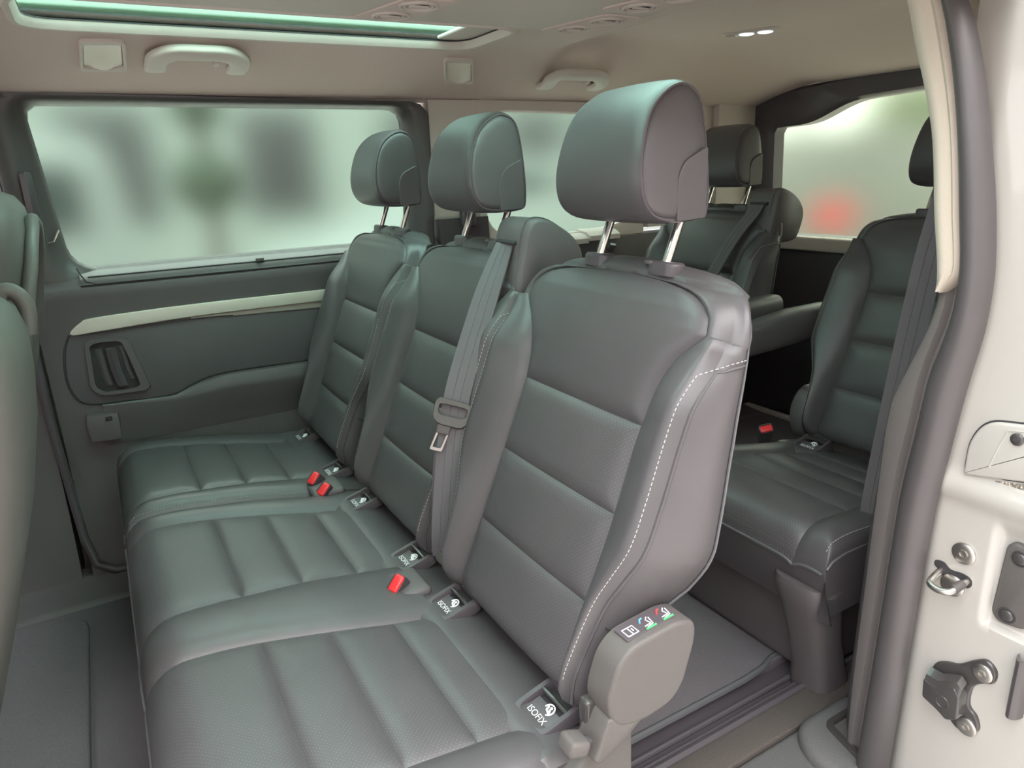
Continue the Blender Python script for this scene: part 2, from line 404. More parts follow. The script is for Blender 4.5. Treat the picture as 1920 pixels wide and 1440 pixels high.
# window frame: black surround with rounded opening
glassP = rounded([(-.090, 1.323), (.876, 1.318), (.862, .918), (.02, .915), (-.062, .945)], [.035, .05, .05, .05, .10], 8)
outP = rounded([(-.175, 1.352), (.955, 1.338), (.945, .84), (-.02, .84), (-.165, .86)], [.05, .06, .01, .01, .05], 8)
A = resample(glassP, 120)
c0 = Vector((.39, 1.10))
def ray_out(p):
    best = None; d = (p - c0)
    for a, b in zip(outP, outP[1:] + outP[:1]):
        e = b - a; den = d.x * e.y - d.y * e.x
        if abs(den) < 1e-12: continue
        t = ((a.x - c0.x) * e.y - (a.y - c0.y) * e.x) / den; u = ((a.x - c0.x) * d.y - (a.y - c0.y) * d.x) / den
        if t > 0 and -1e-6 <= u <= 1 + 1e-6 and (best is None or t < best): best = t
    return c0 + d * best
Bp = [ray_out(p) for p in A]
obj('window_frame', *loft([[fw(p.x, p.y, z) for p in [b.lerp(a, t) for a, b in zip(A, Bp)]] for t, z in ((0, -.05), (0, .0), (.08, .010), (.45, .008), (.75, -.004), (.92, -.020), (1, -.028), (1, -.05))], cap=False), m_sill, DO, sharp=60)
W1 = struct('window_1', *plate(inset([Vector(p) for p in glassP], -.012), fw, -.046, -.041, .0005), m_glass, smooth=False)
# lower sill with blind slot
obj('window_sill', *loft([[(x, WY + dy, z) for dy, z in ((.035, .926), (.0, .913), (-.024, .899), (-.030, .891), (-.027, .886), (.02, .880))] for x in (-.05, -.035, .3, .95)]), m_sill, DO)
obj('sill_seam', *tube([(-.052, WY - .004, .932), (-.046, WY - .012, .915), (-.036, WY - .026, .899), (-.015, WY - .0295, .891), (.4, WY - .0295, .890), (.95, WY - .021, .889)], .0018, 6), m_dark, DO)
obj('blind_slot', *tube([(-.032, WY - .008, .908), (.4, WY - .008, .908), (.93, WY - .008, .908)], .0042, 6, flat=.6), m_dark, DO)
obj('blind_tab', *rbox((.395, WY - .014, .913), (.022, .010, .010), .002), m_smoothblk, DO)
# blind side hooks on the window frame
obj('blind_hook', *loft([[(-.115 + dx * w_, WY - .012 - h, z) for dx, h in ((-1, 0), (-1, .012), (0, .018), (1, .012), (1, 0))] for z, w_ in ((1.17, .006), (1.165, .012), (1.06, .013), (1.05, .006))]), m_smoothblk, DO)
obj('hook_wire', *tube([(-.100, WY - .012, 1.00), (-.088, WY - .016, 1.003), (-.072, WY - .010, 1.03)], .0022, 6), m_steel, DO)
# silver strip
SP = catmull([(-.095, .768, 0), (-.070, .796, 0), (-.026, .806, 0), (.2, .811, 0), (.58, .809, 0), (.75, .806, 0), (.93, .80, 0), (.93, .772, 0), (.75, .774, 0), (.58, .776, 0), (.2, .777, 0), (-.02, .769, 0)], 5)
obj('silver_strip', *plate([(p.x, p.y) for p in SP], fw, .0, .026, .0025), m_silver, DO)
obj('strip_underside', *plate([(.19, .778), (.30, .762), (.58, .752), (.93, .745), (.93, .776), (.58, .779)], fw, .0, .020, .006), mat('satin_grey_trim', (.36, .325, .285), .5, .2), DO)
# recessed insert panel and its shadow groove
IN = catmull([(-.100, .766, 0), (-.118, .722, 0), (-.126, .650, 0), (-.112, .596, 0), (-.078, .577, 0), (.0, .572, 0), (.115, .568, 0), (.167, .588, 0), (.255, .606, 0), (.52, .601, 0), (.93, .592, 0)], 5, False)
obj('insert_groove', *tube([fw(p.x, p.y, .0125) for p in IN], .004, 8), m_dark, DO)
obj('door_insert', *plate([(p.x, p.y) for p in IN] + [(.93, .76), (.3, .772), (.0, .766)], fw, .0, .016, .004), mat('insert_plastic', (.095, .086, .092), .55, bump=('noise', 700, .25, .0006)), DO)
# lower armrest ledge catching light
LG = [(-.06, .574, .0), (.06, .569, .05), (.115, .566, .15), (.17, .586, .6), (.255, .604, .9), (.52, .599, 1), (.93, .590, 1)]
obj('armrest_ledge', *loft([[fw(x, z, .010), fw(x, z - .004, .016 + .012 * k), fw(x, z - .006 - .026 * k, .018 + .022 * k), fw(x, z - .012 - .034 * k, .018 + .022 * k), fw(x, z - .05 - .05 * k, .014 + .006 * k), fw(x, .455, .0115)] for x, z, k in LG], close=False, cap=False), m_plastic, DO)
# handle
BO = rounded([(-.072, .742), (-.05, .749), (.030, .746), (.064, .600), (.050, .592), (-.060, .597), (-.080, .620)], .018, 5)
BI = rounded([(-.060, .735), (-.042, .740), (.012, .737), (.036, .611), (.020, .604), (-.050, .605), (-.066, .624)], .014, 5)
obj('handle_bezel', *ringplate(resample(BO, 64), resample(BI, 64), fw, .008, .026, .004), m_plastic, DO)
obj('handle_recess', *plate(BI, fw, .012, .0165, .001), m_dark, DO)
obj('handle_lever', *loft([[fw(xc + dx, z, .018 + h) for dx, h in ((-.013, 0), (-.012, .008), (0, .014), (.012, .008), (.013, 0))] for xc, z in ((-.016, .722), (-.015, .715), (-.012, .66), (-.004, .622), (-.003, .616))]), m_smoothblk, DO)
obj('handle_lever', *loft([[fw(xc + dx, z, .016 + h) for dx, h in ((-.009, 0), (0, .007), (.009, 0))] for xc, z in ((-.043, .722), (-.040, .66), (-.034, .622))]), m_plastic, DO)
obj('lock_slider', *loft([[fw(xc + dx, z, .016 + h) for dx, h in ((-.007, 0), (0, .006), (.007, 0))] for xc, z in ((.008, .722), (.014, .66), (.020, .63))]), m_plastic, DO)
# speaker
fs = frame3((-.097, WY - .012, .848), (1, 0, 0), (0, 0, 1), (0, -1, 0))
mb = MB()
for i in range(-6, 7):
    for j in range(-6, 7):
        x = (i + (j % 2) * .5) * .0040; y = j * .0036
        if x * x + y * y < .0225**2:
            mb.add(*loft([[fs(x + .0012 * math.cos(q), y + .0012 * math.sin(q), z) for q in (0, 1.05, 2.09, 3.14, 4.19, 5.24)] for z in (.0, .0032)]))
obj('speaker_grille', *disc(fs, .028, -.002, .0022, 28), m_plastic, DO)
mb.obj('grille_holes', m_dark, DO)['kind'] = 'stuff'
# cap over the lower latch
obj('latch_cap', *loft([[fw(x, z, h) for x, z, h in ((-.105, .552, .006), (-.100, .552, .030), (-.060, .548, .038), (-.030, .545, .036), (-.028, .545, .006))], [fw(x, z, h) for x, z, h in ((-.110, .53, .006), (-.104, .53, .036), (-.06, .525, .045), (-.030, .52, .043), (-.026, .52, .006))], [fw(x, z, h) for x, z, h in ((-.108, .48, .006), (-.10, .48, .034), (-.06, .478, .042), (-.032, .478, .040), (-.030, .478, .006))]]), m_plastic, DO)
obj('latch_slot', *rbox((-.052, WY - .044, .538), (.016, .006, .012), .002), m_dark, DO)
obj('lower_pocket', *ringplate(resample(rounded([(-.075, .43), (.2, .43), (.2, .22), (-.03, .22), (-.06, .30)], .03), 40), resample(rounded([(-.062, .418), (.2, .418), (.2, .235), (-.02, .235), (-.048, .305)], .025), 40), fw, -.005, .010, .003), m_plastic, DO)
# seal strip down the front edge of the far door and the B pillar lining in front of it
struct('wall_far_front', *loft([[(x, WY + dy, z) for dy, z in ((.02, 1.36), (.025, .95), (.0, .85), (-.01, .5), (-.03, .28), (-.085, .12), (-.09, .10), (.08, .10), (.08, 1.36))] for x in (-1.5, -.5, -.19)]), m_plastic, sharp=60)
struct('trim_2', *tube([(-.185, WY + .012, 1.34), (-.185, WY + .014, .95), (-.180, WY - .012, .80), (-.182, WY - .016, .55), (-.175, WY - .024, .34), (-.168, WY - .050, .22), (-.150, WY - .082, .15), (-.11, WY - .092, .125), (.0, WY - .094, .12), (.9, WY - .094, .12)], .011, 10), m_smoothblk)
# middle pillar and rear quarter
PI = struct('wall_far_pillar', *loft([[(x, WY + dy, z) for dy, z in ((.0, 1.345), (.004, 1.0), (.01, .985), (.06, .985), (.06, 1.345))] for x in (.955, 1.02, 1.13)]), m_trimb, sharp=60)
obj('lower_pillar_trim', *loft([[(x, WY + dy, z) for dy, z in ((-.010, .985), (-.014, .93), (-.02, .6), (-.02, FZ), (.06, FZ), (.06, .985))] for x in (.962, 1.14)]), m_smoothblk, PI)
obj('belt_guide', *rbox((1.055, WY - .03, .985), (.05, .035, .06), .012), m_smoothblk, PI)
qg = rounded([(1.185, 1.313), (1.78, 1.300), (1.76, .935), (1.60, .905), (1.22, .905), (1.150, .955), (1.140, 1.03)], [.05, .06, .05, .02, .04, .04, .02], 6)
qo = rounded([(1.12, 1.350), (1.84, 1.345), (1.82, .86), (1.6, .86), (1.2, .86), (1.122, .88), (1.12, 1.03)], [.01] * 7, 6)
f = fw
QW = struct('wall_far_rear', *loft([[(x, WY + dy, z) for dy, z in ((-.04, .88), (-.05, .80), (-.06, FZ), (.06, FZ), (.06, .88))] for x in (1.14, 2.36)]), m_smoothblk)
obj('quarter_frame', *ringplate(resample(qo, 100), resample(qg, 100), fw, -.04, .0005, .006), m_trimb, QW)
struct('window_2', *plate(inset([Vector(p) for p in qg], -.012), fw, -.040, -.035, .0005), m_glass, smooth=False)
obj('quarter_ledge', *loft([[(x, WY + dy, z) for dy, z in ((.03, .905), (-.03, .898), (-.055, .885), (-.055, .868), (.03, .868))] for x in (1.34, 1.52)]), m_trimb, QW)
obj('quarter_ledge', *loft([[(x, WY + dy, z) for dy, z in ((.03, .912), (-.03, .905), (-.055, .892), (-.055, .875), (.03, .875))] for x in (1.526, 1.66)]), m_trimb, QW)
obj('rear_pillar_trim', *loft([[(x, WY + dy, z) for dy, z in ((.0, 1.34), (-.01, .90), (.06, .90), (.06, 1.34))] for x in (1.83, 2.2)]), m_trimb, QW)
obj('coat_peg', *tube([(1.60, WY - .06, .845), (1.60, WY - .085, .845), (1.60, WY - .09, .86)], .012, 8), m_smoothblk, QW)

# ---- tailgate
TX = 2.38
ft = frame3((TX, 0, 0), (0, 1, 0), (0, 0, 1), (-1, 0, 0))
tg = rounded([(2.00, 1.245), (1.835, 1.250), (1.672, 1.316), (1.31, 1.330), (.948, 1.316), (.785, 1.250), (.62, 1.245), (.635, .845), (1.985, .845)], [.02, .06, .06, .02, .06, .06, .02, .02, .02], 6)
to = rounded([(2.175, 1.31), (2.10, 1.375), (1.67, 1.395), (1.31, 1.40), (.95, 1.395), (.52, 1.375), (.445, 1.31), (.46, .80), (2.16, .80)], [.05, .03, .02, .02, .02, .03, .05, .01, .01], 6)
TG = struct('door_2', *slab(TX - .02, TX + .06, .42, 2.20, -.1, .80), m_smoothblk)
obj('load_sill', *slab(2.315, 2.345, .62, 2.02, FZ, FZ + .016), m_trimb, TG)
obj('tailgate_frame', *ringplate(resample(to, 140), resample(tg, 140), ft, -.05, .02, .012), m_smoothblk, TG)
obj('tailgate_header', *slab(TX - .01, TX + .06, .42, 2.20, 1.36, 1.53), m_liner, TG)
obj('tailgate_sill', *slab(TX - .05, TX + .03, .60, 2.02, .790, .842, .008), m_trimb, TG)
struct('window_3', *plate(inset([Vector(p) for p in tg], -.012), ft, -.045, -.04, .0005), m_glassr, smooth=False)
struct('wall_rear_corner', *slab(2.16, 2.44, 2.09, 2.2, .79, 1.42), m_trimb)

# ---- near side: pillar, seal, jamb
def zpath(tab, n=40, z0=-.30, z1=1.345): return [(z0 + (z1 - z0) * i / (n - 1)) for i in range(n)]
SO = [(-.3, .515), (.14, .514), (.26, .511), (.465, .507), (.62, .503), (.72, .494), (.824, .484), (.901, .474), (.972, .473), (1.033, .480), (1.085, .489), (1.15, .504), (1.227, .523), (1.278, .540), (1.311, .554), (1.345, .575)]
SI = [(-.3, .568), (.09, .568), (.363, .560), (.553, .556), (.655, .552), (.744, .543), (.828, .535), (.909, .517), (.975, .514), (1.051, .525), (1.152, .541), (1.238, .560), (1.317, .584), (1.345, .60)]
BE = [(-.3, .60), (.067, .600), (.226, .604), (.482, .603), (.636, .602), (.762, .598), (.835, .575), (.903, .553), (.957, .548), (1.05, .564), (1.148, .580), (1.21, .598), (1.272, .620), (1.327, .638), (1.345, .648)]
XP = 1.0
ZS = zpath(None, 60)
rings = []
for z in ZS:
    a, b = smoothtab(SO, z), smoothtab(SI, z); c = (a + b) / 2; h = (b - a) / 2
    rings.append([(XP - .004 - .026 * math.cos(q) * (1 if math.cos(q) > 0 else .3), c + h * math.sin(q), z) for q in [2 * math.pi * k / 20 for k in range(20)]])
SEAL = struct('trim_3', *loft(rings), m_rubber)
# grey grained trim between the seal and the dark lining
rings = []
for z in [(-.2 + (.985 + .2) * i / 40) for i in range(41)]:
    a, b = smoothtab(SI, z), smoothtab(BE, z)
    rings.append([(XP + .016, a - .012, z), (XP + .004, a - .003, z), (XP - .001, a + .003, z), (XP + .012, a + .009, z), (XP + .012, a + .014, z), (XP + .002, a + .020, z), (XP + .003, b - .006, z), (XP + .010, b, z), (XP + .06, b + .002, z), (XP + .06, a - .012, z)])
PT = struct('wall_near_pillar', *loft(rings), mat('grey_grain_plastic', (.135, .122, .115), .6, bump=('voronoi', 500, .5, .001)), sharp=50)
# dark inner lining behind it
rings = []
for z in [FZ - .1 + (1.0 - FZ + .1) * i / 24 for i in range(25)]:
    b = smoothtab(BE, z); k = interp([(0, .075), (.5, .070), (.75, .045), (.95, .01), (1.0, .005)], z)
    rings.append([(XP + .012, b - .01, z), (XP + .016, b + .002, z), (XP + .05, b + k * .4, z), (XP + .14, b + k, z), (XP + .30, b + k + .005, z), (XP + .30, b - .05, z), (XP + .1, b - .05, z)])
obj('inner_lining', *loft(rings), m_smoothblk, PT)
# pale cloth pillar cover above
rings = []
for z in [.945 + (1.345 - .945) * i / 30 for i in range(31)]:
    a, b = smoothtab(SI, z) - .004, smoothtab(BE, z) + .004
    fr = min(1, (z - .945) / .03); a2 = a + (b - a) * .55 * (1 - fr)
    rings.append([(XP + .05, a2, z), (XP - .002, a2, z), (XP - .012, a2 + (b - a2) * .25, z), (XP - .004, a2 + (b - a2) * .38, z), (XP - .008, a2 + (b - a2) * .6, z), (XP + .0, b - .004, z), (XP + .02, b, z), (XP + .10, b + .004, z), (XP + .10, a2, z)])
obj('pillar_cover', *loft(rings), m_pillar, PT, sharp=60)
struct('wall_near_rear', *loft([[(x, y, z) for y, z in ((.555, .92), (.60, .80), (.66, .55), (.66, FZ), (.52, FZ), (.50, .92))] for x in (1.25, 2.36)]), m_smoothblk)
struct('window_6', *slab(1.2, 2.2, .50, .505, .92, 1.33, .0005), m_nearglass, smooth=False)
struct('trim_4', *loft([[(x, y, z) for y, z in ((.49, 1.352), (.56, 1.375), (.575, 1.362), (.54, 1.335), (.49, 1.33))] for x in (-1.5, .2, .9, .97)]), m_pillar)
# white body jamb: faces forward, with pressed steps
JY = [(.30, .0), (.36, .0), (.40, -.002), (.46, .0), (.53, .004)]
def jamb_x(y, z):
    x = XP + .012
    # shallow step: upper area stands back, band at z=.65 and pressed pocket round the black plate
    def sm(a, b, v): t = min(1, max(0, (v - a) / (b - a))); return t * t * (3 - 2 * t)
    x -= .010 * sm(.640, .662, z) * (1 - sm(.672, .70, z))
    pocket = sm(.430, .418, y) * sm(.470, .482, z) * (1 - sm(.622, .636, z)); x += .010 * pocket
    x += .020 * sm(.50, .56, y)
    return x
ysj = [.30 + .26 * i / 60 for i in range(61)]; zsj = [-.30 + 1.70 * i / 190 for i in range(191)]
V = [(jamb_x(y, z), y, z) for z in zsj for y in ysj]; n = len(ysj)
F = [(i * n + j, i * n + j + 1, (i + 1) * n + j + 1, (i + 1) * n + j) for i in range(len(zsj) - 1) for j in range(n - 1)]
V += [(XP + .06, y, z) for z in zsj for y in ysj]; o = len(zsj) * n
F += [(o + i * n + j, o + (i + 1) * n + j, o + (i + 1) * n + j + 1, o + i * n + j + 1) for i in range(len(zsj) - 1) for j in range(n - 1)]
JB = struct('wall_near_body', V, F, m_white)
fj = frame3((XP + .012, 0, 0), (0, 1, 0), (0, 0, 1), (-1, 0, 0))
# ================================================================ SEATS
TV = Vector((.3746, 0, .9272)); NV = Vector((-.9272, 0, .3746)); B0 = Vector((.42, 0, .40))
SEAMS = (.175, .303, .429)
TOPP = .565
P_TAB = [(.0, .162), (.06, .157), (.175, .153), (.303, .150), (.40, .147), (.429, .148), (.47, .153), (.50, .161), (.53, .178), (.55, .197), (.565, .210), (.587, .203), (.603, .186), (.613, .166), (.620, .140), (.625, .10), (.628, .055), (.630, .02), (.66, .02)]
W_TAB = [(.0, .178), (.08, .190), (.14, .196), (.20, .206), (.24, .222), (.285, .240), (.34, .243), (.42, .241), (.50, .240), (.56, .236), (.60, .226), (.625, .205), (.640, .178), (.650, .145), (.656, .10)]
NB_TAB = [(.0, -.06), (.04, -.065), (.16, -.085), (.20, -.110), (.24, -.132), (.30, -.130), (.45, -.090), (.54, -.060), (.60, -.046), (.63, -.045), (.656, -.050)]
NC_TAB = [(.0, .02), (.2, .02), (.45, .03), (.56, .045), (.62, .045), (.656, .022)]
def sm01(a, b, v):
    t = min(1, max(0, (v - a) / (b - a))); return t * t * (3 - 2 * t)
def pW(t): return interp(P_TAB, t), smoothtab(W_TAB, t)
def front_n(t, y):
    p, W = pW(t); ay = abs(y)
    base = .006 * math.sin(math.pi * sm01(.43, .63, t)) if t > .43 else 0
    base -= .030 * max(0, (t - .600) / .056)**2
    if t > .6299:
        return base - .006 + .008 * (1 - math.exp(-(t - .63) / .006)) - .030 * (ay / W)**2.2
    if ay <= p:
        d = p - ay
        for s in SEAMS: d = min(d, abs(t - s))
        if t > TOPP: d = min(d, abs(.630 - t))
        n = base + .009 * (1 - math.exp(-d / .011)) - .006
        if t < .60: n += .004 * (1 - (ay / p)**2)
        return n
    q = (ay - p) / max(W - p, 1e-5)
    if t < TOPP:
        B = .030 * sm01(.0, .10, t) * (1 - sm01(.46, .56, t)) + .004
        hump = (q / .84)**.9 if q < .84 else 1
        n = B * (hump + .10 * math.sin(math.pi * min(1, q / .84))) + .009 * (1 - math.exp(-(ay - p) / .011)) - .006 - .018 * max(0, (q - .70) / .30)**2
        n += base * (1 - q)
    else:
        n = base - .006 + .008 * (1 - math.exp(-(ay - p) / .008)) - .030 * q**2.2
    return n
def backrest(parent, Y0, name='backrest'):
    ts = set([.040, .043, .05, .065, .08, TOPP, .630, .656])
    for s in SEAMS: ts |= {s + d for d in (-.045, -.03, -.02, -.012, -.007, -.003, 0, .003, .007, .012, .02, .03, .045)}
    ts |= {.10 + .014 * i for i in range(35)} | {.57 + .006 * i for i in range(12)} | {.638, .642, .646, .649, .652, .654, .6565}
    ts = sorted(t for t in ts if .04 <= t <= .656); ts = [t for i, t in enumerate(ts) if i == 0 or t - ts[i - 1] > 1e-4 or t in SEAMS]
    c = [math.sin(math.pi / 2 * (-1 + 2 * i / 24)) for i in range(25)]        # centre columns
    s_ = [i / 14 for i in range(1, 15)]
    def pt(t, y, n): return B0 + TV * t + NV * n + Vector((0, Y0 + y, 0))
    grid = []; meta = []
    for t in ts:
        p, W = pW(t)
        ys_ = [-(p + (W - p) * q) for q in s_[::-1]] + [p * u for u in c] + [p + (W - p) * q for q in s_]
        row = [pt(t, y, front_n(t, y)) for y in ys_]
        ru = .022 * max(0, (.065 - t) / .025)**2
        if ru: row = [v - NV * ru for v in row]
        ne = front_n(t, W) - ru; nb = min(interp(NB_TAB, t), ne - .02)
        side = [(W + .007, ne + (nb - ne) * .12), (W + .012, ne + (nb - ne) * .3), (W + .012, ne + (nb - ne) * .55), (W + .004, ne + (nb - ne) * .8), (W - .012, ne + (nb - ne) * .95), (W - .035, nb)]
        right = [pt(t, y, n) for y, n in side]
        back = [pt(t, (W - .035) * (1 - 2 * k / 8), nb - interp(NC_TAB, t) * math.sin(math.pi * k / 8)**.6) for k in range(1, 8)]
        left = [pt(t, -y, n) for y, n in side[::-1]]
        grid.append(row + right + back + left)
    n = len(grid[0]); nf = 25 + 28
    V = [v for r in grid for v in r]
    reg = {}
    for i in range(len(ts) - 1):
        tm = (ts[i] + ts[i + 1]) / 2
        for j in range(n):
            f_ = (i * n + j, i * n + (j + 1) % n, (i + 1) * n + (j + 1) % n, (i + 1) * n + j)
            if j < nf - 1:
                if 14 <= j < 14 + 24:
                    k = 'cap' if tm > .630 else ('p3' if tm > SEAMS[2] else 'p2' if tm > SEAMS[1] else 'p1' if tm > SEAMS[0] else 'p0')
                elif tm > TOPP: k = 'cap'
                else: k = 'bl' if j < 14 else 'br'
            else: k = 'cap' if tm > TOPP else 'shell'
            reg.setdefault(k, []).append(f_)
    top = (len(ts) - 1) * n
    ct = sum((V[top + j] for j in range(n)), Vector()) / n + TV * .004; V.append(ct)
    prev = top
    for sc_, up_ in ((.85, .0016), (.65, .0028), (.4, .0036), (.15, .004)):
        st_ = len(V); V.extend([ct - TV * .004 + (V[top + j] - (ct - TV * .004)) * sc_ + TV * up_ for j in range(n)])
        for j in range(n): reg['cap'].append((prev + j, prev + (j + 1) % n, st_ + (j + 1) % n, st_ + j))
        prev = st_
    for j in range(n): reg['cap'].append((prev + j, prev + (j + 1) % n, top + n))
    reg['shell'].append(tuple(range(n - 1, -1, -1)))
    uvf = lambda co: (co.y, (co - B0).dot(TV))
    def part(nm, keys, m, par):
        F_ = [f_ for k in keys for f_ in reg[k]]; used = sorted({i for f_ in F_ for i in f_}); ix = {a: b for b, a in enumerate(used)}
        return obj(nm, [V[i] for i in used], [[ix[i] for i in f_] for f_ in F_], m, par, uv=uvf, sharp=70)
    br = part(name, ['shell'], m_leather, parent)
    for k in ('p0', 'p1', 'p2'): part('back_panel', [k], m_perf, br)
    part('back_panel', ['p3'], m_leather, br)
    part('top_cap', ['cap'], m_leather, br)
    part('bolster', ['bl'], m_leather, br); part('bolster', ['br'], m_leather, br)
    # stitched seams along both bolster edges
    for sg in (-1, 1):
        path = []
        for i in range(60):
            t = .085 + (.515 - .085) * i / 59; p, W = pW(t); y = p + (W - p) * .88
            path.append(pt(t, sg * y, front_n(t, y) + .0008))
        tip = []
        SD = [(0, .0), (.12, .007), (.3, .012), (.55, .012), (.8, .004), (.95, -.012)]
        for t, b in ((.528, .0), (.535, .10), (.540, .20), (.544, .32), (.547, .45), (.549, .58), (.550, .72)):
            p, W = pW(t); ne = front_n(t, W); nb = min(interp(NB_TAB, t), ne - .02); tip.append(pt(t, sg * (W + interp(SD, b) + .0014), ne + (nb - ne) * b + (.001 if b < .05 else 0)))
        path = path + catmull([path[-1]] + tip, 5, False)[1:]
        dashes(path).obj('stitching', m_thread, br, smooth=False)
        p2 = []
        for i in range(50):
            t = .05 + (.525 - .05) * i / 49; p, W = pW(t); p2.append(pt(t, sg * (W + .002), front_n(t, W) - .002))
        p2 += [v - TV * .007 for v in tip[1:]]
        obj('seam_piping', *tube(p2, .0022, 6), m_leather, br)
        p3 = []
        for i in range(40):
            t = .12 + (.63 - .12) * i / 39; p, W = pW(t); ne = front_n(t, W); nb = interp(NB_TAB, t)
            p3.append(pt(t, sg * (W + .006), ne + (nb - ne) * .80))
        p, W = pW(.175); ne = front_n(.175, W); nb = interp(NB_TAB, .175)
        obj('side_seam', *tube([pt(.175 - .012 * math.sin(math.pi * q), sg * (W + y_), ne + (nb - ne) * q) for q, y_ in ((.12, .007), (.3, .0125), (.55, .0125), (.8, .0045))], .0014, 6), m_dark, br)
        obj('rear_piping', *tube(p3, .0020, 6), m_piping, br)
    return br
# ---- headrest
HP = catmull([(.652, 0, 1.050), (.622, 0, 1.068), (.612, 0, 1.105), (.618, 0, 1.150), (.636, 0, 1.195), (.664, 0, 1.222), (.695, 0, 1.233), (.722, 0, 1.222), (.733, 0, 1.19), (.737, 0, 1.12), (.735, 0, 1.062), (.722, 0, 1.049)], 5)
HC = Vector((.682, 0, 1.135))
def headrest(parent, Y0):
    def ring(y, s): return [Vector((HC.x + .005 + (p.x - HC.x) * s, Y0 + y * (.96 - .16 * sm01(1.06, 1.26, HC.z + (p.z - HC.z) * s)), HC.z + .003 + (p.z - HC.z) * s)) for p in HP]
    half = .108
    def sc(y):
        a = abs(y)
        bow = 1.02 - .03 * (a / half)**2
        if a > .080: bow *= 1 - .10 * (1 - math.sqrt(max(0, 1 - ((a - .080) / (half - .080))**2)))
        return bow
    yy = [-.1035, -.1025, -.101, -.099, -.096, -.092, -.087, -.082, -.070, -.05, -.025, 0]; yy = yy + [-v for v in yy[-2::-1]]
    hr = obj('headrest', *loft([ring(y, sc(y)) for y in yy]), m_leather, parent, sharp=50)
    for sg in (-1, 1):
        rr = [ring(sg * a, s) for a, s in ((.096, .90), (.1005, .925), (.1035, .915), (.1065, .885), (.1085, .82), (.1100, .70), (.1110, .45), (.1112, .1))]
        obj('side_panel', *loft(rr), m_leather, hr, sharp=60)
        obj('side_piping', *tube(ring(sg * .1030, .932), .0022, 6, closed=True), m_smoothblk, hr)
        fh = frame3((0, Y0 + sg * .1012, 0), (1, 0, 0), (0, 0, 1), (0, sg, 0))
        poly = rounded([(.678, 1.054), (.677, 1.110), (.688, 1.132), (.730, 1.150), (.731, 1.056)], [.004, .02, .02, .006, .006], 5)
        obj('rear_side_patch', *plate(poly, fh, -.008, .0050, .0016), m_leather, hr)
    for sg in (-1, 1):
        a = Vector((.683, Y0 + sg * .0765, .985)); b = a + TV * .085
        obj('post', *tube([a, a.lerp(b, .5), b], .0068, 14), m_chrome, hr)
    return hr
def collars(parent, Y0):
    for sg in (-1, 1):
        c = Vector((.688, Y0 + sg * .0765, .9925)); f_ = frame3(c, (.93, 0, -.12), (0, 1, 0))
        pl = rounded([(-.016, -.028), (.016, -.028), (.016, .028), (-.016, .028)], .0155, 6)
        cl = obj('post_collar', *plate(pl, f_, -.014, .0055, .006, 5), m_smoothblk, parent)
        if sg < 0: obj('release_button', *rbox((-.010, .022, .002), (.016, .014, .007), .003, f_), m_plastic2, cl)
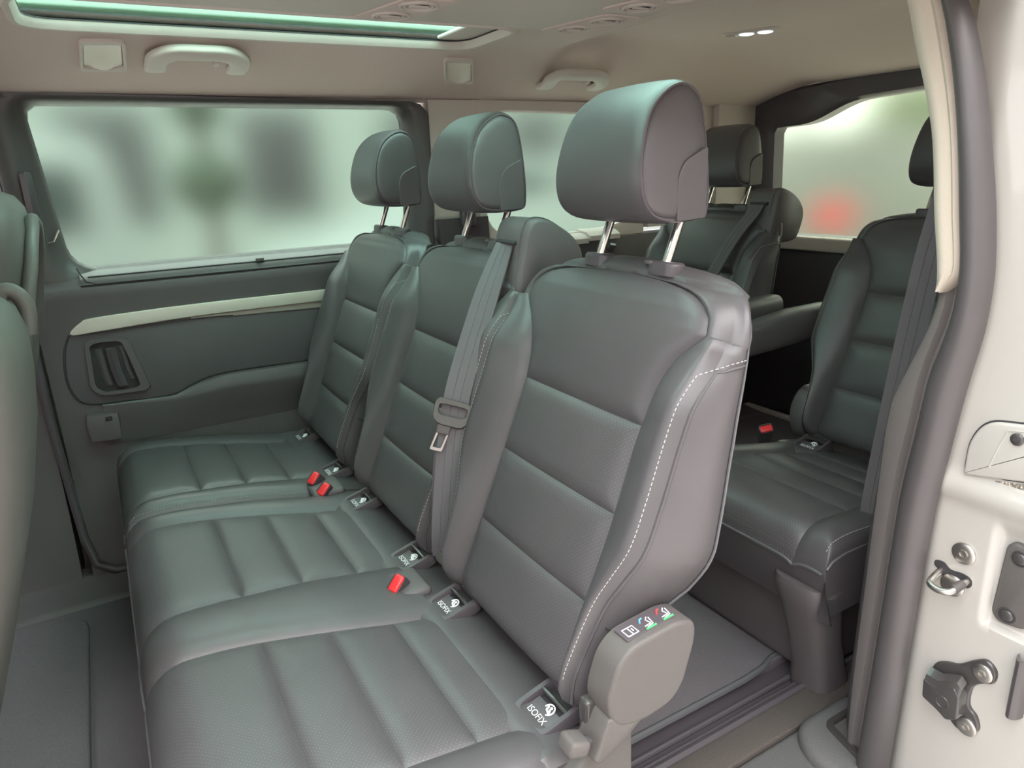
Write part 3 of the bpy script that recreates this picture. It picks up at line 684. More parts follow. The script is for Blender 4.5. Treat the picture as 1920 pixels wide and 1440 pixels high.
# ---- cushion
def cushion(parent, Ya, Yb, centres):
    XS_ = set([-.058, -.0575, -.0565, -.0545, -.052, -.048, -.043, -.037, -.030, -.022, -.012, 0, .015, .03, .05, .07, .385, .372])
    SX = (.108, .210, .314)
    for s in SX: XS_ |= {s + d for d in (-.03, -.02, -.012, -.007, -.003, 0, .003, .007, .012, .02, .03, .045, .055)}
    XS_ = sorted(XS_)
    def hw(x): return interp([(-.06, .180), (.0, .176), (.108, .170), (.21, .158), (.314, .150), (.4, .146)], x)
    def anchors(x):
        A_ = [Ya]
        for c_ in centres: A_ += [c_ - hw(x), c_ + hw(x)]
        return A_ + [Yb]
    def fr(nseg, dense):
        if dense == 'l': return [(i / nseg)**1.8 for i in range(nseg)]
        if dense == 'r': return [1 - (1 - i / nseg)**1.8 for i in range(nseg)]
        return [.5 - .5 * math.cos(math.pi * i / nseg) for i in range(nseg)]
    nseg = len(centres) * 2 + 1; segs = []
    for k in range(nseg): segs.append(fr(14 if k in (0, nseg - 1) else 16, 'l' if k == 0 else 'r' if k == nseg - 1 else 'm'))
    BASE = [(-.06, .462), (.0, .468), (.06, .466), (.108, .460), (.21, .445), (.314, .424), (.40, .408)]
    def zt(x, y, k):
        A_ = anchors(x); z = smoothtab(BASE, x)
        d = min(abs(y - a) for a in A_[1:-1])
        if k % 2 == 1:
            for s in SX: d = min(d, abs(x - s))
            z += .010 * (1 - math.exp(-d / .012)) - .008
            c_ = centres[k // 2]; z -= .004 * (1 - ((y - c_) / hw(x))**2) * 0
        else:
            z += .014 * (1 - math.exp(-d / .014)) - .008
            e = min(abs(y - A_[k]) if k > 0 else 9, abs(y - A_[k + 1]) if k < nseg - 1 else 9)
            if 0 < k < nseg - 1: z += .008 * math.sin(math.pi * (y - A_[k]) / (A_[k + 1] - A_[k]))
        r = .045
        dl = min(y - Ya, Yb - y)
        ds = (r - math.sqrt(max(0, r * r - (r - dl)**2))) * .8 if dl < r else 0
        rf = .062; dx = x + .058
        df = rf - math.sqrt(max(0, rf * rf - (rf - dx)**2)) if dx < rf else 0
        z -= max(ds, df) + .15 * min(ds, df)
        return z
    def zk(x, y):
        A_ = anchors(x); k = max(i for i in range(nseg) if y >= A_[i] - 1e-9); return zt(x, y, k)
    rows = []; keys = []
    for x in XS_:
        A_ = anchors(x); row = []
        for k in range(nseg):
            for q in segs[k]:
                y = A_[k] + (A_[k + 1] - A_[k]) * q; row.append(Vector((x, y, zt(x, y, k))))
        row.append(Vector((x, Yb, zt(x, Yb, nseg - 1))))
        z0 = .30
        row = [Vector((x, Ya + .004, z0))] + [Vector((x, Ya - .001, row[0].z - .012))] + row + [Vector((x, Yb + .001, row[-1].z - .012)), Vector((x, Yb - .004, z0))]
        rows.append(row)
    ncol = len(rows[0]); fr_ = [Vector((-.050, v.y, min(v.z, .36))) for v in rows[0]]; fr2 = [Vector((-.02, v.y, .28)) for v in rows[0]]
    rows = [fr2, fr_] + rows; nx0 = 2
    V = [v for r in rows for v in r]; reg = {}
    ends = []; o_ = 2
    for k in range(nseg): ends.append((o_, o_ + len(segs[k]))); o_ += len(segs[k])
    for i in range(len(rows) - 1):
        for j in range(ncol - 1):
            key = 'skirt'
            if i >= nx0:
                xm = (XS_[i - nx0] + XS_[i - nx0 + 1]) / 2
                for k, (a, b) in enumerate(ends):
                    if a <= j < b:
                        key = ('r', k, 0) if k % 2 == 0 else ('p', k, sum(xm > s for s in SX))
            reg.setdefault(key, []).append((i * ncol + j, i * ncol + j + 1, (i + 1) * ncol + j + 1, (i + 1) * ncol + j))
    reg['skirt'] = reg.get('skirt', [])
    def part(nm, key, m, par):
        F_ = reg[key]; used = sorted({i for f_ in F_ for i in f_}); ix = {a: b for b, a in enumerate(used)}
        return obj(nm, [V[i] for i in used], [[ix[i] for i in f_] for f_ in F_], m, par, uv=lambda co: (co.y, co.x), sharp=75)
    cu = part('cushion', 'skirt', m_leather, parent)
    for key in reg:
        if key == 'skirt': continue
        part('seat_panel' if key[0] == 'p' else 'seat_bolster', key, m_perf if key[0] == 'p' else m_leather, cu)
    # front piping, edge stitching
    obj('front_piping', *tube([(-.0585, Ya + (Yb - Ya) * i / 90, zk(-.058, Ya + (Yb - Ya) * i / 90) - .001) for i in range(1, 90)], .0030, 6), m_piping, cu)
    for sg, Y in ((1, Ya), (-1, Yb)):
        pa = []
        for i in range(60):
            x = -.045 + (.36 + .045) * i / 59; y = Y + sg * .010; pa.append((x, y, zt(x, y, 0 if sg > 0 else nseg - 1) + .0008))
        dashes(pa).obj('stitching', m_thread, cu, smooth=False)
        obj('edge_piping', *tube([(x, Y - sg * .001, zt(x, Y, 0 if sg > 0 else nseg - 1) - .006) for x in [-.055 + .41 * i / 30 for i in range(31)]], .0028, 6), m_piping, cu)
    return cu
# ---- rear strip with the child-seat anchor bezels
def strip(parent, Ya, Yb):
    prof = [(.352, .380), (.356, .402), (.364, .411), (.378, .415), (.395, .4145), (.415, .411), (.435, .406), (.455, .401), (.48, .396), (.48, .36), (.352, .36)]
    return obj('anchor_strip', *loft([[(x, y, z - (.012 if y in (Ya, Yb) else 0)) for x, z in prof] for y in (Ya, Ya + .012, (Ya + Yb) / 2, Yb - .012, Yb)]), m_leather, parent)
TXT = text_mesh('ISOFIX', .0135)
def anchor(parent, y, label=None):
    e2 = Vector((.966, 0, .259)); nrm = Vector((-.259, 0, .966))
    f_ = lambda a, b, c=0.0: Vector((.420, y, .413)) + Vector((0, -1, 0)) * a + e2 * b + nrm * c
    Po = rounded([(-.038, -.036), (.038, -.036), (.038, .040), (-.038, .040)], [.020, .020, .012, .012], 6)
    Pi = rounded([(-.028, -.026), (.028, -.026), (.028, .034), (-.028, .034)], [.014, .014, .006, .006], 6)
    b = obj('anchor_bezel', *ringplate(resample(Po, 56), resample(Pi, 56), f_, -.012, .009, .004), m_smoothblk, parent)
    obj('anchor_pocket', *plate(Pi, f_, -.010, -.004, .001), m_dark, b)
    obj('label_plate', *rbox((0, -.008, .000), (.052, .034, .008), .002, f_), m_smoothblk, b)
    obj('anchor_bar', *tube([f_(-.030, .018, .006), f_(0, .018, .008), f_(.030, .018, .006)], .0035, 8), m_gloss, b)
    # arched cover over the bar
    obj('anchor_hood', *loft([[f_(a, .032, .004 + .010 * math.cos(a / .034 * 1.3)), f_(a, .046, .006 + .010 * math.cos(a / .034 * 1.3)), f_(a, .046, -.004), f_(a, .032, -.004)] for a in [-.034 + .068 * k / 8 for k in range(9)]]), m_smoothblk, b)
    obj('anchor_text', [f_(v.x * 1.0, v.y - .0140, .0052) for v in TXT[0]], TXT[1], m_print, b, smooth=False)
    mb = MB()   # round child-seat emblem: arc, head and seat
    g_ = lambda a, b_, c=.0052: f_(a + .006, b_ + .0035, c)
    arc = [g_(.0085 * math.cos(q), .0085 * math.sin(q)) for q in [math.radians(a) for a in range(-70, 200, 18)]]
    mb.add(*tube(arc, .0011, 6)); mb.add(*disc(lambda a, b_, c: g_(a + .001, b_ + .0040, c), .0020, .0045, .006, 12))
    mb.add(*tube([g_(-.0045, .004), g_(-.003, -.002), g_(.003, -.004)], .0016, 6)); mb.add(*tube([g_(.001, .001), g_(.004, -.002), g_(.005, -.005)], .0014, 6))
    mb.obj('anchor_emblem', m_print, b)
    return b
def base(parent, Ya, Yb):
    obj('seat_base', *slab(.02, .42, Ya + .05, Yb - .05, FZ, .31, .02), m_plastic, parent)

# ---- middle row, double seat (near the open door)
BD = empty('double_seat', (.2, 1.07, FZ), 'black leather double bench seat of the middle row, beside the open doorway', 'seat')
for Y in (YN, YM):
    backrest(BD, Y); headrest(BD, Y); collars(BD, Y)
cushion(BD, .594, 1.556, (YN, YM))
strip(BD, .60, 1.55); base(BD, .60, 1.55)
for y in (YN - .149, YN + .149, YM - .149, YM + .149): anchor(BD, y)
# side hinge cover with pictogram sticker
fc = frame3((0, .560, 0), (1, 0, 0), (0, 0, 1), (0, -1, 0))
CP = rounded([(.434, .500), (.452, .552), (.474, .570), (.550, .5775), (.578, .568), (.579, .540), (.560, .478), (.540, .458), (.490, .450), (.446, .462)], [.02, .02, .02, .02, .016, .02, .03, .03, .04, .02], 6)
HCV = obj('hinge_cover', *plate(CP, fc, -.044, 0, .0055, 4), m_plastic2, BD)
obj('cover_arm', *plate(rounded([(.440, .482), (.500, .462), (.470, .440), (.424, .418), (.416, .426)], [.01, .01, .01, .004, .004], 4), fc, -.042, -.0005, .0035, 3), m_plastic2, HCV)
fsk = frame3(Vector((.515, .5840, .5746)), (.995, 0, .0987), (0, 1, 0))
obj('pictogram_sticker', *plate(rounded([(-.040, -.012), (.040, -.012), (.040, .016), (-.040, .016)], .003), fsk, -.004, .0008, .0004), m_smoothblk, HCV)
def line(pts, m, nm, r=.0008): obj(nm, *tube([fsk(a, b, .0010) for a, b in pts], r, 6), m, HCV)
line([(-.034, -.007), (-.034, .007), (-.018, .007), (-.018, -.007), (-.034, -.007)], m_print, 'book_icon')
line([(-.026, -.007), (-.026, .007)], m_print, 'book_icon'); line([(-.022, -.002), (-.022, .003)], m_print, 'book_icon')
for cx, col_, dotm in ((.0, m_blue, m_blue), (.028, m_redp, m_redp)):
    line([(cx + .006, .008), (cx + .002, .004), (cx + .004, -.004), (cx - .006, -.005)], m_print, 'seat_icon')
    line([(cx + .008, .006), (cx + .006, -.006), (cx - .004, -.008)], m_print, 'seat_icon')
    line([(cx - .008, -.010), (cx + .008, -.010)], m_green, 'floor_icon', .0016)
    line([(cx - .008, .003), (cx - .004, .009), (cx + .0, .010)], col_, 'arrow_icon', .0013)
obj('side_skirt', *plate(rounded([(.05, .385), (.40, .395), (.44, .44), (.494, .45), (.497, .20), (.48, .13), (.05, .13)], .02), fc, -.055, -.022, .006), m_plastic2, BD)
for (x, y, z) in ((.395, .575, .455), (.452, 1.062, .452)):
    fl = frame3((x, y, z), (.92, 0, -.38), (0, 1, 0))
    ob = obj('release_lever', *rbox((0, 0, 0), (.030, .032, .022), .006, fl), m_plastic2, BD)
    obj('lever_arm', *rbox((.035, .006, -.004), (.05, .012, .012), .003, fl), m_smoothblk, ob)
obj('hinge_bracket', *rbox((.445, .602, .43), (.035, .02, .11), .005), m_gloss, BD)
# ---- belt outlet on the shoulder of the middle seat
def belt_housing(parent, Y0):
    f_ = lambda x, y, z: Vector((x, Y0 - .178 + y, z))
    rings = []
    for y, s in ((-.058, .90), (-.054, .96), (-.044, .995), (0, 1.0), (.040, .995), (.052, .96), (.056, .90)):
        prof = catmull([(.638, 0, .90), (.648, 0, .99), (.658, 0, 1.030), (.675, 0, 1.046), (.71, 0, 1.040), (.755, 0, 1.012), (.778, 0, .975), (.770, 0, .93), (.74, 0, .89)], 4)
        rings.append([f_(.71 + (p.x - .71) * s, y, .96 + (p.z - .96) * s) for p in prof])
    h = obj('belt_housing', *loft(rings), m_plastic, parent, sharp=60)
    obj('housing_seam', *tube([f_(.71 + (p.x - .71) * 1.004, -.040, .96 + (p.z - .96) * 1.004) for p in catmull([(.638, 0, .90), (.648, 0, .99), (.658, 0, 1.030), (.675, 0, 1.046), (.71, 0, 1.040), (.755, 0, 1.012)], 4, False)], .0018, 6), m_smoothblk, h)
    obj('belt_slot', *rbox((.647, Y0 - .176, 1.004), (.012, .062, .008), .003), m_dark, h)
    return h
belt_housing(BD, YM)

# ---- middle row, single seat by the far door
def single_seat(nm, Y0, label):
    e = empty(nm, (.2, Y0, FZ), label, 'seat')
    backrest(e, Y0); headrest(e, Y0); collars(e, Y0)
    cushion(e, Y0 - .248, Y0 + .236, (Y0,)); strip(e, Y0 - .24, Y0 + .23); base(e, Y0 - .24, Y0 + .23)
    anchor(e, Y0 - .149); anchor(e, Y0 + .149)
    return e
SF = single_seat('single_seat', YF, 'black leather single seat of the middle row, against the far sliding door')
# ---- rear row: two separate seats with armrests
DX3 = 1.09
def arm(parent, Yc, x0=1.36):
    f_ = lambda x, y, z: Vector((x, Yc + y, z))
    rings = []
    for x, h, wd, zc in ((1.26, .028, .020, .672), (1.27, .042, .028, .675), (1.32, .054, .032, .682), (1.45, .062, .034, .692), (1.56, .066, .034, .700), (1.70, .060, .034, .705)):
        rings.append([f_(x, wd * math.copysign(abs(math.cos(q))**.6, math.cos(q)), zc + h * .72 * math.copysign(abs(math.sin(q))**.7, math.sin(q))) for q in [2 * math.pi * k / 20 for k in range(20)]])
    a = obj('armrest', *loft(rings), m_leather, parent)
    return a
Y3N, Y3F = .941, 1.679
S3N = copy_tree(SF, (DX3, Y3N - YF, 0)); S3N.name = 'rear_seat'; ORG[S3N.name] = Vector(S3N.location)
S3N['label'] = 'black leather rear-row seat beside the near pillar, partly hidden by the pillar trim'
S3F = copy_tree(SF, (DX3, Y3F - YF, 0)); S3F.name = 'rear_seat'; ORG[S3F.name] = Vector(S3F.location)
S3F['label'] = 'black leather rear-row seat with a belt across its shoulder, behind the near headrest'
for s_ in (S3N, S3F): s_['group'] = 'rear row seats'
arm(S3N, Y3N + .285); arm(S3F, Y3F - .285)
def hip(parent, Yc):    # round recliner cover low on the side of the seat
    obj('recliner_cover', *loft([[Vector((1.575 + r_ * .055 * math.cos(q), Yc + y, .475 + r_ * .075 * math.sin(q))) for q in [2 * math.pi * k / 18 for k in range(18)]] for y, r_ in ((-.02, .9), (-.012, 1), (.012, 1), (.02, .88))]), m_plastic, parent)
hip(S3N, Y3N + .215)
# belt outlet housing on the far rear seat
ORG[S3F.name] = Vector(S3F.location)
def shifted_housing(parent):
    tmp = Vector((DX3, 0, 0)); ORG[parent.name] = ORG[parent.name] - tmp
    h = belt_housing(parent, Y3F); ORG[parent.name] = ORG[parent.name] + tmp
    return h
shifted_housing(S3F)
# front foot of the near rear seat, running down to the floor rail
def foot(parent, Y0, sg):
    rings = []
    for z, x, dx, dy in ((.36, 1.075, .05, .055), (.345, 1.075, .052, .058), (.30, 1.085, .047, .050), (.22, 1.105, .043, .043), (.15, 1.125, .045, .042), (.105, 1.135, .050, .046), (FZ - .015, 1.135, .048, .044)):
        rings.append([Vector((x + dx * math.copysign(abs(math.cos(q))**.55, math.cos(q)), Y0 + dy * math.copysign(abs(math.sin(q))**.55, math.sin(q)), z)) for q in [2 * math.pi * k / 24 for k in range(24)]])
    obj('foot_cover', *loft(rings), m_plastic, parent)
foot(S3N, .752, 1)
for x in (1.30,):
    obj('base_bar', *tube([(1.10, 1.14, FZ + .03), (1.16, 1.10, FZ + .024), (1.30, 1.02, FZ + .024), (1.34, 1.0, FZ + .04)], .010, 10), m_gloss, S3N)
    obj('base_bar', *tube([(1.30, 1.02, FZ + .024), (1.36, 1.09, FZ + .03), (1.42, 1.12, FZ + .06)], .009, 10), m_gloss, S3N)
    obj('base_bar', *tube([(1.16, 1.10, FZ + .024), (1.22, 1.17, FZ + .03), (1.30, 1.21, FZ + .06)], .009, 10), m_gloss, S3N)

# ================================================================ SEAT BELTS, BUCKLES
def ribbon(path, w, across, th=.0016):
    """flat webbing along a path; across: list of side vectors"""
    P = catmull(path, 8, False); A_ = catmull(across, 8, False); rings = []
    for i, p in enumerate(P):
        t = (P[min(i + 1, len(P) - 1)] - P[max(i - 1, 0)]).normalized(); a = A_[i]; a = (a - t * a.dot(t)).normalized(); nn = t.cross(a)
        rings.append([p + a * (w * u) + nn * (h) for u, h in ((-.5, -th), (-.5, th), (-.17, th * 1.0), (-.15, th * .3), (-.13, th), (.13, th), (.15, th * .3), (.17, th), (.5, th), (.5, -th))])
    return loft(rings)
SB = empty('seat_belt', (.46, 1.068, .45), 'grey webbing seat belt hanging over the shoulder of the middle seat', 'seat belt')
up = [(.646, 1.134, 1.004), (.634, 1.130, .985), (.585, 1.112, .905), (.52, 1.090, .78), (.494, 1.080, .715)]
obj('webbing', *ribbon(up, .046, [(.12, -1, 0), (.3, -.95, 0), (.7, -.7, 0), (.85, -.5, 0), (.85, -.5, -.2)]), m_web, SB)
lo = [(.497, 1.080, .722), (.480, 1.073, .66), (.463, 1.066, .57), (.452, 1.062, .50), (.452, 1.066, .452)]
obj('webbing', *ribbon(lo, .046, [(.85, -.5, -.2), (.85, -.5, 0), (.85, -.5, 0), (.8, -.6, 0), (.7, -.7, 0)]), m_web, SB)
lo2 = [(.489, 1.088, .712), (.474, 1.084, .64), (.462, 1.080, .56), (.452, 1.076, .46)]
obj('webbing', *ribbon(lo2, .040, [(.8, -.5, 0), (.85, -.5, 0), (.9, -.45, 0), (.9, -.4, 0)]), m_web, SB)
ax = Vector((.85, -.5, -.30)).normalized(); upv = Vector((.35, .10, .93)); upv = (upv - ax * upv.dot(ax)).normalized()
fb = frame3((.492, 1.079, .722), ax, upv)
To = resample(rounded([(-.033, -.016), (-.020, -.026), (.024, -.026), (.034, -.010), (.034, .014), (.026, .022), (-.028, .022), (-.034, .014)], .010, 5), 60)
Ti = resample(rounded([(-.024, -.002), (-.020, -.006), (.020, -.006), (.025, -.002), (.025, .010), (.022, .012), (-.022, .012), (-.025, .010)], .004, 5), 60)
TG_ = obj('tongue_frame', *ringplate(To, Ti, fb, -.006, .008, .005), m_plastic2, SB)
obj('tongue_neck', *rbox((-.008, -.032, .001), (.024, .018, .006), .002, fb), m_plastic2, TG_)
obj('latch_plate', *ringplate(resample(rounded([(-.024, -.073), (-.001, -.073), (.004, -.036), (-.019, -.036)], .003), 40), resample(rounded([(-.0190, -.066), (-.005, -.066), (-.0005, -.040), (-.0145, -.040)], .002), 40), fb, -.0015, .0025, .0012), mat('tongue_steel', (.42, .41, .40), .3, 1.0), TG_)

SB2 = empty('seat_belt', (1.5, 1.5, .5), 'dark seat belt lying diagonally over the far rear-row seat', 'seat belt')
u2 = [(.646 + DX3, Y3F - .174, 1.004), (.632 + DX3, Y3F - .170, .98), (.585 + DX3, Y3F - .135, .90), (.53 + DX3, Y3F - .10, .78), (.48 + DX3, Y3F - .06, .64), (.44 + DX3, Y3F - .03, .50), (.43 + DX3, Y3F, .44)]
obj('webbing', *ribbon(u2, .046, [(0, -1, 0)] * 7), m_web, SB2)
SB3 = empty('seat_belt', (1.2, .74, .4), 'dark seat belt hanging down beside the near door pillar', 'seat belt')
u3 = [(1.22, .66, 1.10), (1.23, .688, .98), (1.23, .700, .88), (1.22, .712, .70), (1.21, .722, .50), (1.20, .722, .34)]
obj('webbing', *ribbon(u3, .046, [(.55, -1, 0)] * 6), m_web, SB3)
obj('anchor_plate', *rbox((1.20, .715, .335), (.03, .04, .05), .006), m_smoothblk, SB3)

def buckle(loc, d, long_, label):
    d = Vector(d).normalized(); s_ = Vector(long_); s_ = (s_ - d * s_.dot(d)).normalized(); u_ = s_.cross(d)
    e = empty('seat_belt_buckle', loc, label, 'seat belt buckle', 'seat belt buckles in the cushion gaps')
    f_ = lambda x, y, z=0.: Vector(loc) + s_ * x + d * y + u_ * z
    obj('buckle_body', *loft([[f_(wx * c_, y, hz * s2) for c_, s2 in [(math.copysign(abs(math.cos(q))**.5, math.cos(q)), math.copysign(abs(math.sin(q))**.5, math.sin(q))) for q in [2 * math.pi * k / 20 for k in range(20)]]] for y, wx, hz in ((-.055, .014, .010), (-.02, .017, .0125), (.020, .018, .0135), (.027, .0175, .013))]), m_smoothblk, e)
    obj('release_button', *rbox((0, .0255, .002), (.032, .012, .019), .004, f_), m_red, e)
    obj('tongue_slot', *rbox((0, .0272, -.0092), (.026, .003, .003), .001, f_), m_dark, e)
    return e
buckle((.362, 1.064, .422), (-.50, -.45, .74), (.80, .35, .45), 'red-buttoned buckle between the two seats of the double bench')
buckle((.362, 1.598, .424), (-.50, -.45, .74), (.80, .35, .45), 'red-buttoned buckle on the single-seat side of the bench gap')
buckle((.368, 1.546, .416), (-.45, -.55, .70), (.80, .30, .50), 'red-buttoned buckle on the double-bench side of the bench gap')
buckle((1.465, 1.200, .425), (-.5, -.45, .74), (.6, -.5, .3), 'red-buttoned buckle beside the rear-row cushion under the armrests')
# soft pocket liners the buckles sit in
for (x, y) in ((.365, 1.068), (.365, 1.568)):
    obj('buckle_pocket', *rbox((x + .005, y, .418), (.075, .085, .022), .010), m_plastic, label='black moulded pocket holding the %s' % ('single buckle of the double bench' if y < 1.2 else 'two buckles beside the single seat'), cat='buckle pocket')

# ================================================================ FRONT SEATS (backs, at the left edge)
def front_back(nm, Yc, half, prof, label, shell=True):
    e = empty(nm, (-.3, Yc, FZ), label, 'seat')
    rings = []
    for z, xb, k in prof:      # k: width factor
        hw_ = half * k; r = .05
        ring = []
        for q in [2 * math.pi * j / 40 for j in range(40)]:
            c_, s_ = math.cos(q), math.sin(q)
            ring.append(Vector((xb - .07 + .07 * math.copysign(abs(c_)**.55, c_), Yc + hw_ * math.copysign(abs(s_)**.45, s_), z)))
        rings.append(ring)
    b = obj('backrest', *loft(rings), m_front, e, sharp=60)
    if not shell: return e, None
    # moulded shell on the back
    tab = [(z, xb) for z, xb, k in prof]; zt_, zb_ = tab[-1][0], tab[0][0]
    sh = []
    for z in [zb_ + (zt_ - .05 - zb_) * i / 20 for i in range(21)]:
        x = interp(tab, z); k = min(1, (zt_ - .045 - z) / .06); hw_ = half * (.86 * math.sqrt(max(.02, 1 - (1 - k)**2)))
        sh.append([Vector((x - .012, Yc - hw_, z)), Vector((x + .006, Yc - hw_, z)), Vector((x + .010, Yc - hw_ + .012, z)), Vector((x + .010, Yc + hw_ - .012, z)), Vector((x + .006, Yc + hw_, z)), Vector((x - .012, Yc + hw_, z))])
    # edge bead of the shell
    bead = []
    for i in range(41):
        q = i / 40; z = zb_ + .05 + (zt_ - .055 - zb_ - .05) * math.sin(math.pi * q)**.35; y = Yc - half * .84 * math.cos(math.pi * q)
        bead.append(Vector((interp(tab, z) + .010, y, z)))
    obj('shell_bead', *tube(bead, .012, 10), m_front, b)
    return e, tab
e1, tab1 = front_back('front_seat', 1.72, .24, [(.30, -.335, 1), (.42, -.285, 1), (.60, -.225, 1), (.75, -.185, 1), (.87, -.150, 1), (1.0, -.118, .97), (1.06, -.108, .92), (1.095, -.112, .84), (1.118, -.125, .74), (1.128, -.145, .6)], 'grey-backed front seat by the far window, its rounded top lit green')
# grab loop and pocket line on the far front seat
e2_, tab2 = front_back('front_seat', 1.16, .20, [(.30, -.275, .96), (.42, -.235, 1), (.52, -.200, 1), (.68, -.150, 1), (.80, -.122, 1), (.87, -.112, .98), (.93, -.108, .93), (.965, -.115, .82), (.985, -.130, .65)], 'smooth grey back of the lower front centre seat with a round loop on top', False)
obj('grab_loop', *tube(catmull([(-.150, 1.28, .945), (-.132, 1.28, .985), (-.114, 1.28, .980), (-.106, 1.28, .955), (-.112, 1.28, .92)], 6, False), .012, 10), m_front, e2_)

# ================================================================ ROOF FITTINGS
RS = Vector((0, -1, .352)).normalized()      # up the slope of the cant rail
def rail_frame(x, y, up=.0): return frame3((x, y, 1.348 + (2.11 - y) * .352 + up), (1, 0, 0), RS, (0, -.332, -.943))
def rail(P, yref): return [(p[0], (yref - p[1]) * 1.0602) for p in P]
def hook(P, label):
    cx = sum(p[0] for p in P) / 4; cy = sum(p[1] for p in P) / 4
    f_ = rail_frame(cx, cy); Q = [(p[0] - cx, (cy - p[1]) * 1.0602) for p in P]
    e = empty('roof_light_pod', f_(0, 0, 0), label, 'roof pod', 'small pods in the headliner above the far windows')
    Qo = rounded(Q, .014, 5); Qi = rounded([(a * .84, b * .80) for a, b in Q], .011, 5)
    obj('pod_frame', *ringplate(resample(Qo, 48), resample(Qi, 48), f_, -.012, .005, .003), m_trimb, e)
    # scooped cover
    rings = []
    for u in [i / 10 for i in range(11)]:
        row = []
        for v in [i / 14 for i in range(15)]:
            a = Vector(Q[0]).lerp(Vector(Q[1]), v); b = Vector(Q[3]).lerp(Vector(Q[2]), v); p = a.lerp(b, u) * .80
            bulge = .004 + .008 * math.exp(-((v - .5) / .30)**2) * sm01(.25, 1.0, u)
            row.append(f_(p.x, p.y, bulge - .006))
        rings.append(row)
    obj('pod_cover', *loft(rings, close=False), m_lens, e)
    obj('pod_gap', *plate(Qi, f_, -.010, -.005, .001), m_dark, e)
hook([(.047, 1.880), (.136, 1.873), (.138, 1.999), (.041, 2.005)], 'larger square pod in the headliner above the far sliding window')
hook([(.907, 1.890), (.998, 1.889), (1.065, 2.022), (.968, 2.020)], 'smaller square pod in the headliner above the far middle pillar')
def grab2(x0, x1, yfoot, ytop, sk, label):
    cx = (x0 + x1) / 2; cy = (yfoot + ytop) / 2; f_ = rail_frame(cx, cy); h = (cy - ytop) * 1.0602; lo_ = (cy - yfoot) * 1.0602; L2 = (x1 - x0) / 2 - .024
    e = empty('grab_handle', f_(0, 0, 0), label, 'grab handle', 'ceiling grab handles')
    top_ = h - .024
    path = catmull([(-L2, lo_, .0), (-L2, lo_ + .035, .010), (-L2 + .004 - sk * .5, top_ - .040, .016), (-L2 + .036 - sk, top_ - .002, .022), (0 - sk, top_ + .004, .024), (L2 - .036 - sk, top_ - .002, .022), (L2 - .004 - sk * .5, top_ - .040, .016), (L2, lo_ + .035, .010), (L2, lo_, 0)], 8, False)
    rings = []
    for i, p in enumerate(path):
        t = (path[min(i + 1, len(path) - 1)] - path[max(i - 1, 0)]).normalized(); u_ = Vector((0, 0, 1)); s_ = t.cross(u_).normalized(); u_ = s_.cross(t)
        rings.append([f_(*(p + s_ * .024 * math.copysign(abs(math.cos(q))**.55, math.cos(q)) + u_ * .011 * math.copysign(abs(math.sin(q))**.55, math.sin(q)))) for q in [2 * math.pi * k / 20 for k in range(20)]])
    b = obj('handle_bar', *loft(rings), m_trimb, e)
    obj('coat_hook', *rbox((L2 - .055 - sk * .5, top_ - .050, .014), (.013, .020, .020), .003, f_), m_trimb, e)
grab2(.172, .402, 1.985, 1.850, .0, 'beige grab handle over the far sliding window, between pod and roof glass')
grab2(1.285, 1.530, 2.025, 1.885, .035, 'beige grab handle over the far rear quarter window')
# centre roof console with air vents
fr0 = frame3((0, YC, 1.4495), (1, 0, 0), (0, -1, 0), (0, 0, -1))
RC = obj('roof_console', *plate(rounded([(-.6, -.222), (.98, -.222), (1.10, -.17), (1.145, .0), (1.10, .17), (.98, .222), (-.6, .222)], .06, 6), fr0, -.006, .010, .009, 5), m_trimb, label='long beige console with air vents between the two roof windows', cat='roof console')
def vent(x, side):
    f_ = frame3((x, YC + side * .118, 1.4395), (1, 0, 0), (0, -1, 0), (0, 0, -1))
    p = obj('vent_plate', *plate(rounded([(-.075, -.10), (.045, -.10), (.075, .10), (-.03, .10)], .02, 4), f_, -.003, .003, .002), m_liner, RC)
    for dx, dy in ((-.008, -.050), (.010, .050)):
        for r_, w_ in ((.036, .0030), (.028, .0025)):
            obj('vent_ring', *tube([f_(dx + r_ * math.cos(q), dy + r_ * .95 * math.sin(q), .004) for q in [2 * math.pi * k / 28 for k in range(28)]], w_, 6, closed=True), m_trimb, p)
        obj('vent_flap', *disc(lambda a, b, c: f_(a + dx, b + dy, c), .024, -.001, .003, 20), m_trimb, p)
        obj('vent_blade', *rbox((dx, dy, .004), (.042, .008, .006), .002, f_), m_trimb, p)
for x in (.605, 1.055):
    for sd_ in (-1, 1): vent(x, sd_)
# rear roof lamp
rl = empty('roof_lamp', (1.78, 1.61, roof_z(1.78, 1.61)), 'small roof lamp with two lit lenses on the rear headliner', 'roof lamp')
zr = roof_z(1.78, 1.61)
f_ = frame3((1.78, 1.61, zr), (.35, -.94, 0), (.94, .35, 0), (0, 0, -1))
obj('lamp_bezel', *plate(rounded([(-.085, -.036), (.085, -.036), (.085, .036), (-.085, .036)], .03), f_, -.004, .006, .004), m_trimb, rl)
for dx, dy in ((-.012, -.004), (.040, .006)):
    obj('lamp_lens', *disc(lambda a, b, c: f_(a * 1.0 + dx, b * 1.1 + dy, c), .021, .004, .008, 20, .002), m_lamp, rl)
obj('lamp_switch', *rbox((-.055, -.004, .006), (.03, .03, .006), .003, f_), m_trimb, rl)

